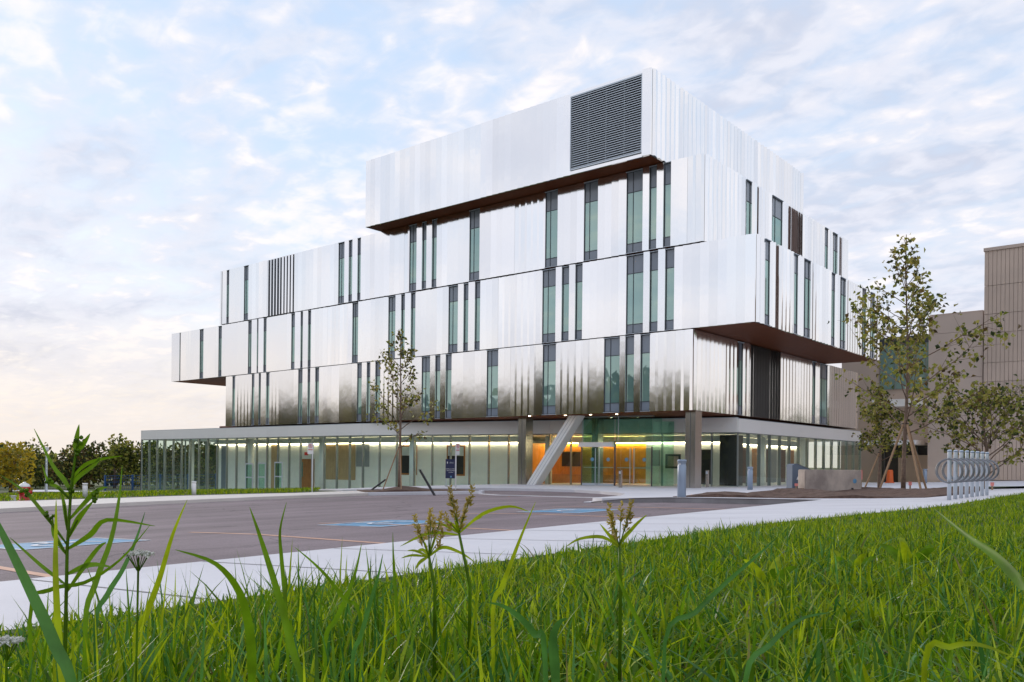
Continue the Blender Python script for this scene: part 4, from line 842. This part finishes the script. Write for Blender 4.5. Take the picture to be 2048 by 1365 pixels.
def wood(name, label, pts, hmin, hmax, seed, mats=('lf3', 'lf1', 'lf5'), q=170, lsz=1.1):
    r = random.Random(seed); mb = MB()
    for x, y in pts:
        H = r.uniform(hmin, hmax); zb = paved(x, y)-.4; W_ = H*.55
        for _ in range(q):
            d = rv(r); p = Vector((x, y, zb+H*.52))+Vector((d.x*W_, d.y*W_, d.z*H*.5))*r.random()**.3; mb.cur = r.choices((0, 1, 2), (5, 3, 2))[0]
            leaf(mb, p, rv(r), rv(r)+Vector((0, 0, .5)), lsz*r.uniform(.7, 1.4), lsz*r.uniform(.6, 1.2), r)
    o = mb.build(name, list(mats)); o['kind'] = 'stuff'; o['label'] = label; o['category'] = 'wood'; return o
wood('far_wood', 'dense line of dark trees closing the far field', [(-178+i*3.2, 42+i*3.2+(i % 3)*3) for i in range(34)], 5.5, 7.5, 5)
wood('wood_behind_viewer', 'wood across the road behind the viewer, mirrored in the metal panels', [(-200+i*3.3, -24-(i % 3)*5) for i in range(56)], 12, 17, 6, q=330, lsz=1.9, mats=('lf5', 'lf3', 'lf2'))
wood('wood_beyond_lawn', 'trees beyond the lawn to the right, mirrored in the side facade', [(34+(i % 3)*4, 14+i*4.5) for i in range(16)], 6, 10, 8, q=220, lsz=1.4)
# ------------------------------------------------------------------ foreground plants
BL = [
([(-1.306, 0.865, 0.679), (-1.264, 0.835, 0.753), (-1.224, 0.803, 0.822), (-1.193, 0.764, 0.891), (-1.177, 0.712, 0.942), (-1.177, 0.647, 0.968)], 0.0185),
([(-1.942, 0.857, 0.719), (-1.951, 0.882, 0.816), (-1.949, 0.916, 0.915), (-1.961, 0.939, 1.006), (-1.98, 0.955, 1.086)], 0.0148),
([(-2.026, 0.917, 0.699), (-2.029, 0.946, 0.778), (-2.027, 0.981, 0.834), (-2.027, 1.013, 0.904), (-2.035, 1.039, 0.97)], 0.0144),
([(-1.856, 0.928, 0.687), (-1.84, 0.942, 0.748), (-1.816, 0.961, 0.832), (-1.794, 0.98, 0.933), (-1.769, 1.0, 1.011)], 0.0167),
([(-1.317, 0.986, 0.652), (-1.336, 0.97, 0.746), (-1.355, 0.954, 0.839), (-1.373, 0.939, 0.914), (-1.388, 0.927, 0.97), (-1.4, 0.917, 1.012)], 0.0159),
([(-1.514, 1.082, 0.775), (-1.518, 1.079, 0.838), (-1.523, 1.075, 0.901), (-1.525, 1.073, 0.954), (-1.515, 1.081, 1.012)], 0.0105),
([(-1.236, 0.533, 0.747), (-1.259, 0.514, 0.838), (-1.286, 0.491, 0.915), (-1.319, 0.464, 0.999), (-1.336, 0.45, 1.041)], 0.0190),
([(-1.352, 0.566, 0.717), (-1.372, 0.566, 0.821), (-1.39, 0.568, 0.919), (-1.403, 0.573, 0.988), (-1.416, 0.578, 1.034)], 0.0116),
([(-1.773, 1.387, 0.627), (-1.752, 1.405, 0.691), (-1.729, 1.423, 0.756), (-1.713, 1.437, 0.821), (-1.703, 1.446, 0.888)], 0.0155),
([(-1.704, 1.444, 0.698), (-1.715, 1.403, 0.747), (-1.729, 1.359, 0.807), (-1.738, 1.319, 0.848), (-1.751, 1.275, 0.887)], 0.0113),
([(-1.562, 1.302, 0.624), (-1.547, 1.315, 0.694), (-1.53, 1.329, 0.776), (-1.517, 1.34, 0.835), (-1.509, 1.346, 0.884)], 0.0129),
([(-1.376, 1.587, 0.726), (-1.36, 1.601, 0.794), (-1.342, 1.615, 0.856), (-1.321, 1.633, 0.93), (-1.297, 1.653, 1.005)], 0.0148),
([(-1.778, 1.643, 0.656), (-1.784, 1.638, 0.754), (-1.788, 1.635, 0.824), (-1.79, 1.633, 0.902)], 0.0112),
([(-0.179, 1.412, 0.894), (-0.23, 1.499, 0.921), (-0.285, 1.584, 0.956), (-0.346, 1.663, 0.983), (-0.414, 1.736, 1.022)], 0.0197),
([(-0.85, 1.504, 0.746), (-0.804, 1.542, 0.806), (-0.759, 1.58, 0.864), (-0.713, 1.618, 0.917), (-0.677, 1.648, 0.96)], 0.0119),
([(-0.806, 1.085, 0.726), (-0.802, 1.073, 0.792), (-0.796, 1.061, 0.83), (-0.781, 1.057, 0.856), (-0.764, 1.056, 0.864)], 0.0186),
([(-0.851, 1.113, 0.786), (-0.856, 1.093, 0.821), (-0.867, 1.067, 0.852), (-0.881, 1.04, 0.872), (-0.891, 1.015, 0.879)], 0.0129),
([(-1.017, 1.755, 0.631), (-1.063, 1.717, 0.771), (-1.086, 1.698, 0.84), (-1.096, 1.69, 0.911)], 0.0117),
([(-0.641, 1.418, 0.719), (-0.608, 1.445, 0.785), (-0.568, 1.479, 0.83), (-0.527, 1.512, 0.843)], 0.0114),
([(-0.372, 1.511, 0.776), (-0.332, 1.501, 0.812), (-0.288, 1.494, 0.823), (-0.234, 1.496, 0.808)], 0.0119),
([(-1.822, 0.696, 0.778), (-1.765, 0.711, 0.842), (-1.687, 0.743, 0.861), (-1.611, 0.774, 0.908), (-1.543, 0.798, 0.977)], 0.0097),
]
WS = [(-1.664, 0.697, 0.629), (-1.663, 0.698, 0.788), (-1.662, 0.699, 0.929), (-1.658, 0.703, 1.041), (-1.651, 0.708, 1.112), (-1.647, 0.712, 1.135)]
WL = [[(-1.662, 0.699, 0.938), (-1.695, 0.672, 0.994), (-1.724, 0.648, 1.036), (-1.76, 0.618, 1.068)],
[(-1.66, 0.701, 0.985), (-1.623, 0.732, 1.037), (-1.605, 0.747, 1.047)],
[(-1.663, 0.698, 0.929), (-1.63, 0.726, 0.957), (-1.605, 0.747, 0.986), (-1.536, 0.804, 0.975)],
[(-1.659, 0.702, 1.023), (-1.677, 0.687, 1.046), (-1.689, 0.676, 1.055), (-1.699, 0.668, 1.088)],
[(-1.658, 0.703, 1.037), (-1.668, 0.694, 1.06), (-1.685, 0.68, 1.088), (-1.712, 0.658, 1.155)],
[(-1.652, 0.707, 1.116), (-1.65, 0.709, 1.135), (-1.647, 0.712, 1.164)],
[(-1.659, 0.702, 1.06), (-1.638, 0.719, 1.088), (-1.613, 0.74, 1.1), (-1.584, 0.764, 1.106)],
[(-1.66, 0.701, 1.032), (-1.652, 0.708, 1.06), (-1.623, 0.731, 1.089), (-1.616, 0.737, 1.103)],
[(-1.662, 0.699, 0.948), (-1.648, 0.711, 0.985), (-1.637, 0.72, 1.004), (-1.624, 0.731, 1.023)],
[(-1.663, 0.699, 0.966), (-1.667, 0.695, 1.013), (-1.672, 0.691, 1.036)],
[(-1.663, 0.698, 0.92), (-1.681, 0.683, 0.957), (-1.684, 0.681, 0.99)],
[(-1.664, 0.698, 0.882), (-1.629, 0.727, 0.901), (-1.597, 0.753, 0.897)],
[(-1.663, 0.698, 0.863), (-1.701, 0.667, 0.9), (-1.745, 0.63, 0.951)],
[(-1.665, 0.697, 0.845), (-1.622, 0.732, 0.925), (-1.606, 0.746, 0.944)],
[(-1.652, 0.707, 1.112), (-1.642, 0.716, 1.126), (-1.631, 0.725, 1.147)]]
SED = [([(-1.487, 1.625, 0.779), (-1.494, 1.619, 0.825), (-1.51, 1.606, 0.917)],
 [(-1.527, 1.591, 1.012), (-1.521, 1.596, 0.984), (-1.516, 1.601, 0.975), (-1.497, 1.616, 0.978), (-1.487, 1.625, 1.013), (-1.503, 1.611, 0.952), (-1.531, 1.588, 0.945)],
 [[(-1.51, 1.606, 0.917), (-1.463, 1.645, 0.968), (-1.41, 1.689, 0.988), (-1.372, 1.721, 0.975)], [(-1.512, 1.604, 0.913), (-1.568, 1.557, 0.917), (-1.626, 1.509, 0.882)], [(-1.51, 1.606, 0.919), (-1.523, 1.595, 0.939), (-1.538, 1.583, 0.952)]]),
([(-1.556, 1.567, 0.771), (-1.56, 1.564, 0.799), (-1.569, 1.557, 0.856)],
 [(-1.594, 1.536, 0.936), (-1.566, 1.559, 0.951), (-1.549, 1.574, 0.944), (-1.585, 1.543, 0.906), (-1.571, 1.555, 0.926), (-1.547, 1.575, 0.9), (-1.561, 1.563, 0.932)],
 [[(-1.569, 1.557, 0.856), (-1.542, 1.579, 0.881), (-1.507, 1.608, 0.868), (-1.477, 1.633, 0.843)], [(-1.57, 1.556, 0.856), (-1.586, 1.542, 0.842), (-1.596, 1.534, 0.822)], [(-1.569, 1.557, 0.859), (-1.582, 1.546, 0.874), (-1.595, 1.535, 0.867)]]),
([(-1.189, 1.873, 0.795), (-1.19, 1.872, 0.826), (-1.192, 1.87, 0.888)],
 [(-1.21, 1.855, 0.971), (-1.189, 1.872, 0.973), (-1.171, 1.887, 0.98), (-1.206, 1.858, 0.943), (-1.176, 1.883, 0.95), (-1.203, 1.861, 0.928)],
 [[(-1.192, 1.87, 0.892), (-1.162, 1.895, 0.941), (-1.138, 1.915, 0.97)], [(-1.193, 1.87, 0.885), (-1.225, 1.842, 0.911), (-1.27, 1.805, 0.906), (-1.299, 1.781, 0.884)], [(-1.193, 1.869, 0.888), (-1.213, 1.853, 0.917), (-1.231, 1.838, 0.945)]]),
]
def ribbon(mb, pts, wd, twist=0., k0=.35, face=None, cut=0.):
    """leaf blade along a path: folded along the midrib, tapering to the tip"""
    pts = [Vector(p) for p in pts]; n = len(pts); fine_ = []
    for i in range(n-1):
        a, b, c, d = pts[max(i-1, 0)], pts[i], pts[i+1], pts[min(i+2, n-1)]
        for j in range(4):
            t = j/4; fine_.append(.5*((2*b)+(c-a)*t+(2*a-5*b+4*c-d)*t*t+(3*b-a-3*c+d)*t**3))
    fine_.append(pts[-1]); m = len(fine_); o = len(mb.v); f0 = Vector(face) if face else None
    for i, p in enumerate(fine_):
        t = i/(m-1); tg = (fine_[min(i+1, m-1)]-fine_[max(i-1, 0)]).normalized(); vw = (Vector((0, 0, CZ))-p).normalized() if f0 is None else f0
        s = tg.cross(vw); s = s.normalized() if s.length > 1e-3 else tg.orthogonal().normalized(); s = Matrix.Rotation(twist*t+.35*math.sin(o*1.3), 3, tg) @ s; nn = s.cross(tg)
        ww = wd*.5*min(1, k0+(1-k0)*t*3)*(1-max(0, (t-.35)/.65)**1.7)+.0004
        mb.v += [tuple(p+s*ww+nn*ww*.35), tuple(p), tuple(p-s*ww+nn*ww*.35)]
    for i in range(m-1):
        for j in (0, 1): mb.f.append((o+i*3+j, o+i*3+j+1, o+i*3+3+j+1, o+i*3+3+j)); mb.m.append(mb.cur)
gz = lambda x, y: paved(x, y)+.02
groups = [([0, 4, 5, 20], 'tall grass tuft with a broad arching blade left of centre'), ([1, 2, 3], 'upright tall grass tuft in front of the near sidewalk at the left'), ([6, 7], 'dark broad grass blades at the bottom left corner'), ([8, 9, 10, 12], 'grass tuft with pointed blades left of the sedges'), ([11], 'long grass blade right of the sedges reaching over the asphalt'), ([13], 'single dark diagonal grass blade at the right edge'), ([14, 18], 'grass tuft leaning right in the middle of the bank'), ([15, 16, 17], 'pale curling grass blades at the bottom centre'), ([19], 'arching grass blade at the bottom right corner')]
r6 = random.Random(77)
for idx, lb in groups:
    p0 = BL[idx[0]][0][0]; t = thing('grass_tuft', lb, 'grass', (p0[0], p0[1], gz(p0[0], p0[1])), 'tall grass tufts in the foreground')
    for i in idx:
        pts, wd = BL[i]; b0 = Vector(pts[0]); g0 = gz(b0.x, b0.y); pp = list(pts)
        if b0.z > g0+.06: pp = [(b0.x*.98+p0[0]*.02, b0.y+.02, g0-.02)]+pp
        mb = MB(); ribbon(mb, pp, wd*.82, r6.uniform(-.5, .5)); mb.build('blade', ['gr2', 'gr2', 'gr3', 'gr1'][i % 4] if i not in (15, 16) else 'gr3', t, True)  # mostly deep green: the blades' shade is put into their colour
# flowering weed at the left
t = thing('tall_weed', 'tall leafy weed with narrow leaves and small buds at the left', 'weed', (WS[0][0], WS[0][1], gz(WS[0][0], WS[0][1])))
MB().tube([(WS[0][0], WS[0][1], gz(WS[0][0], WS[0][1]))]+WS, [.004, .0038, .0035, .003, .0026, .002, .0015], 7).build('stem', 'gr2', t, True)
for i, q in enumerate(WL):
    mb = MB(); ribbon(mb, q, .0062+.0018*(i % 3), .4*(-1)**i); mb.build('leaf', 'gr2', t, True)
    if i in (0, 3, 8, 9, 10): MB().tube([q[0], q[1]], .0018, 5).build('branch', 'gr2', t)
for i, (b, s_) in enumerate([(WS[4], .007), (WS[5], .008), (WS[3], .006), (WL[0][1], .007), (WL[0][2], .008), (WL[3][2], .007), (WL[8][3], .007), (WL[1][1], .007), (WL[10][2], .006)]):
    mb = MB()
    for k in range(5):
        c = Vector(b)+rv(r6)*s_*.8; mb.lathe([(-s_*.5, s_*.2), (-s_*.2, s_*.5), (s_*.2, s_*.45), (s_*.5, s_*.1)], c, 6)
    mb.build('bud', 'gr2', t, True)
# white umbel flowers low in the weeds
for (cx, cy, cz, lb) in ((-1.66, .83, .905, 'white umbel flower among the tall weeds at the left'), (-1.68, .60, .765, 'low white flower cluster at the left edge')):
    t = thing('white_flower', lb, 'flower', (cx, cy, gz(cx, cy)), 'white wild flowers'); MB().tube([(cx, cy, gz(cx, cy)), (cx+.01, cy, cz)], .0022, 6).build('stem', 'gr2', t)
    fl_ = MB()
    for k in range(46):
        a = k*2.4; rr = .026*math.sqrt(k/46); p = Vector((cx+.01+rr*math.cos(a), cy+rr*math.sin(a), cz+.012-rr*.25))
        if k % 4 == 0: fl_.cur = 1; fl_.tube([(cx+.01, cy, cz-.03), p], .0008, 4); fl_.cur = 0
        for j in range(4): leaf(fl_, p, rv(r6)+Vector((0, 0, .3)), Vector((0, 0, 1)), .007, .006, r6)
    fl_.build('umbel', ['petal', 'gr2'], t)
# sedges with straw-coloured spikelets
for i, (st, sp, brs) in enumerate(SED):
    lb = ('tallest sedge with yellow seed heads and long arching bracts', 'short sedge with yellow seed heads left of the tallest one', 'sedge with yellow seed heads on the grass bank to the right')[i]
    b = Vector(st[0]); t = thing('sedge', lb, 'sedge', (b.x, b.y, gz(b.x, b.y)), 'flowering sedges')
    MB().tube([(b.x, b.y, gz(b.x, b.y)-.02)]+st, [.005, .0045, .004, .0035], 6).build('stem', 'gr2', t, True)
    node = Vector(st[-1])
    for q in brs: mb = MB(); ribbon(mb, q, .0085, .3); mb.build('bract', 'gr1', t, True)
    for k in range(5):
        d_ = (rv(r6)+Vector((0, 0, .6))).normalized()*r6.uniform(.05, .09); mb = MB(); ribbon(mb, [node, node+d_*.6, node+d_-Vector((0, 0, .01))], .006, .3); mb.build('bract', 'gr1', t, True)
    for q in sp:
        q = Vector(q); mb = MB(); mb.cur = 1; mb.tube([node, node.lerp(q, .5)+Vector((0, 0, .003)), q], .0013, 5); mb.cur = 0
        ax = (q-node).normalized()*.5+Vector((0, 0, .5))
        for k in range(34):
            f = k/34; leaf(mb, q+ax*(f-.5)*.055, ax*.8+rv(r6)*.9, rv(r6), .015*(1.2-f*.55), .0058, r6)
        mb.build('seed_head', ['seed', 'gr2'], t)
# broad dock-like leaves in the turf
for i, (x, y, s_, az_, lb) in enumerate([(-1.95, 4.6, .12, .3, 'broad-leaved dock left of centre on the crest of the grass bank'), (-1.75, 5.4, .11, 1.8, 'broad-leaved dock on the crest of the grass bank, right of the sedges'), (-1.55, 5.9, .14, .9, 'large pointed dock leaves standing above the grass on the bank'), (-1.35, 2.2, .10, 2.2, 'broad-leaved weed among the grass at the centre'), (-1.75, 1.75, .10, 4.0, 'broad-leaved weed below the sedges')]):
    t = thing('dock_plant', lb, 'weed', (x, y, gz(x, y)), 'broad-leaved weeds')
    for k in range(5):
        a = az_+k*1.26; d_ = Vector((math.cos(a), math.sin(a), 1.2+.3*(k % 2))); p = Vector((x, y, gz(x, y))); mb = MB(); ribbon(mb, [p, p+d_*s_*.35, p+d_*s_*.75+Vector((math.cos(a), math.sin(a), 0))*s_*.15, p+d_*s_*.95+Vector((math.cos(a), math.sin(a), -.2))*s_*.35], s_*.42, .2, .15); mb.build('leaf', 'gr1' if k % 2 else 'gr2', t, True)
# the turf itself: one mesh of blades, denser and finer towards the viewer
import numpy as np
rng = np.random.default_rng(5)
def turf(name, label, n, region, hmin, hmax, wmin, wmax, mats, wts, lean=.55, keep=None, ns=4):
    (x0, x1, y0, y1) = region; X = rng.uniform(x0, x1, n); Y = rng.uniform(y0, y1, n)
    if keep is not None: k = keep(X, Y); X, Y = X[k], Y[k]
    n = len(X); Zg = np.array([paved(a, b) for a, b in zip(X, Y)])+.015
    cl_ = .5+.5*np.sin(X*3.1+1.3*np.sin(Y*2.3))*np.sin(Y*2.7+1.1*np.sin(X*2.9)); cl2 = .5+.5*np.sin(X*9.1+Y*3)*np.sin(Y*8.3-X*2)
    H = rng.uniform(hmin, hmax, n)*np.exp(rng.normal(0, .30, n))*(.55+.65*cl_+.35*cl2); H = np.minimum(H, hmax*1.25); Wd = rng.uniform(wmin, wmax, n); A = rng.uniform(0, 2*np.pi, n); Ln = lean*rng.beta(1.3, 2.2, n)*1.6; B = A+rng.uniform(-1.4, 1.4, n)+np.pi/2
    ts = np.linspace(0, 1, ns); wt = np.interp(ts, [0, .35, .7, .9, 1.0], [.6, 1.0, .72, .32, .02]); V = np.zeros((n, 2*ns, 3)); tw = rng.uniform(-1.2, 1.2, n); B0 = B
    for i, (t_, ww) in enumerate(zip(ts, wt)):
        B = B0+tw*t_; bend = Ln*t_**1.8; cxn = X+np.cos(A)*H*bend; cyn = Y+np.sin(A)*H*bend; czn = Zg-.01+H*t_*(1-.42*np.minimum(Ln, 1.5)*t_)
        V[:, 2*i, 0] = cxn+np.cos(B)*Wd*ww*.5; V[:, 2*i, 1] = cyn+np.sin(B)*Wd*ww*.5; V[:, 2*i, 2] = czn
        V[:, 2*i+1, 0] = cxn-np.cos(B)*Wd*ww*.5; V[:, 2*i+1, 1] = cyn-np.sin(B)*Wd*ww*.5; V[:, 2*i+1, 2] = czn
    base_ = np.arange(n)[:, None, None]*2*ns; F_ = base_+np.array([[2*q, 2*q+1, 2*q+3, 2*q+2] for q in range(ns-1)])[None]
    me = bpy.data.meshes.new(name); me.vertices.add(n*2*ns); me.vertices.foreach_set('co', V.ravel()); F_ = F_.reshape(-1, 4)
    me.loops.add(F_.size); me.loops.foreach_set('vertex_index', F_.ravel().astype(np.int32)); me.polygons.add(len(F_)); me.polygons.foreach_set('loop_start', np.arange(0, F_.size, 4, dtype=np.int32))
    for m_ in mats: me.materials.append(MT[m_])
    mi = np.repeat(rng.choice(len(mats), n, p=np.array(wts)/sum(wts)), ns-1).astype(np.int32); me.polygons.foreach_set('material_index', mi); me.polygons.foreach_set('use_smooth', np.ones(len(F_), bool)); me.update(); me.validate()
    o = bpy.data.objects.new(name, me); C.objects.link(o); o['kind'] = 'stuff'; o['label'] = label; o['category'] = 'grass'; return o
inview = lambda X, Y: (X < np.where(rng.random(len(X)) < .5, .14, -.10)*Y+.5) & (X > -2.95*Y-.4)
edge = lambda X, Y: X > np.interp(Y, [0, 10, 15.5, 23], [-4.26, -4.26, -3.48, -3.48])+rng.uniform(-.05, .25, len(X))
GM = ['gr1', 'gr2', 'gr3', 'gr4']
turf('near_grass', 'rank green grass of the bank closest to the viewer', 11000, (-3.2, 1.6, .45, 3.6), .08, .22, .008, .017, GM, (4, 6, 2.5, .15), .95, lambda X, Y: inview(X, Y) & (np.hypot(X, Y) > 1.1) & (np.hypot(X, Y) < 3.9), 6)
turf('grass', 'green grass covering the bank down to the sidewalk', 105000, (-4.4, 2.2, .9, 9.5), .035, .095, .004, .010, GM, (7, 4, 1, .4), .7, lambda X, Y: inview(X, Y) & edge(X, Y) & (np.hypot(X, Y) > 2.8))
turf('rank_blades', 'long broad grass blades scattered over the bank', 13000, (-3.9, 1.6, .6, 8), .08, .20, .007, .015, GM, (5, 5, 3, .1), 1.05, lambda X, Y: inview(X, Y) & edge(X, Y) & (np.hypot(X, Y) > 1.25), 6)
turf('deep_grass', 'deep tangled grass at the bottom of the view', 7500, (-2.2, .8, .5, 2.4), .14, .32, .008, .018, GM, (3, 7, 2.5, .15), 1.0, lambda X, Y: inview(X, Y) & (np.hypot(X, Y) > 1.15) & (np.hypot(X, Y) < 2.3), 7)
turf('tall_grass', 'thin tall grass standing up against the pale sidewalk at the left', 1500, (-2.7, -1.0, .4, 2.1), .20, .38, .005, .012, GM, (4, 5, 3, .3), .6, lambda X, Y: inview(X, Y) & (np.hypot(X, Y) > 1.4) & (X < -.85*Y+.1), 7)
turf('far_grass', 'shorter grass on the right part of the bank by the bicycle racks', 95000, (-4.2, 3.5, 8, 24), .035, .085, .006, .012, GM, (7, 4, 1, .2), .55, lambda X, Y: inview(X, Y) & edge(X, Y))
turf('ground_weeds', 'low leafy weeds growing between the grass blades', 30000, (-4.2, 1.6, .7, 9), .025, .085, .010, .026, ['gr1', 'gr2', 'gr3'], (4, 5, 1), .9, lambda X, Y: inview(X, Y) & edge(X, Y) & (np.hypot(X, Y) > 1.3))
turf('strip_grass', 'grass of the strip between the footpath and the glass front', 26000, (-60, -35, 9, 36), .06, .16, .02, .05, GM, (5, 4, 0, 1), .5, lambda X, Y: (X < np.interp(Y, [9, 17.3, 24, 28, 36], [-37, -36, -36.6, -36.4, -46.5])-.1))
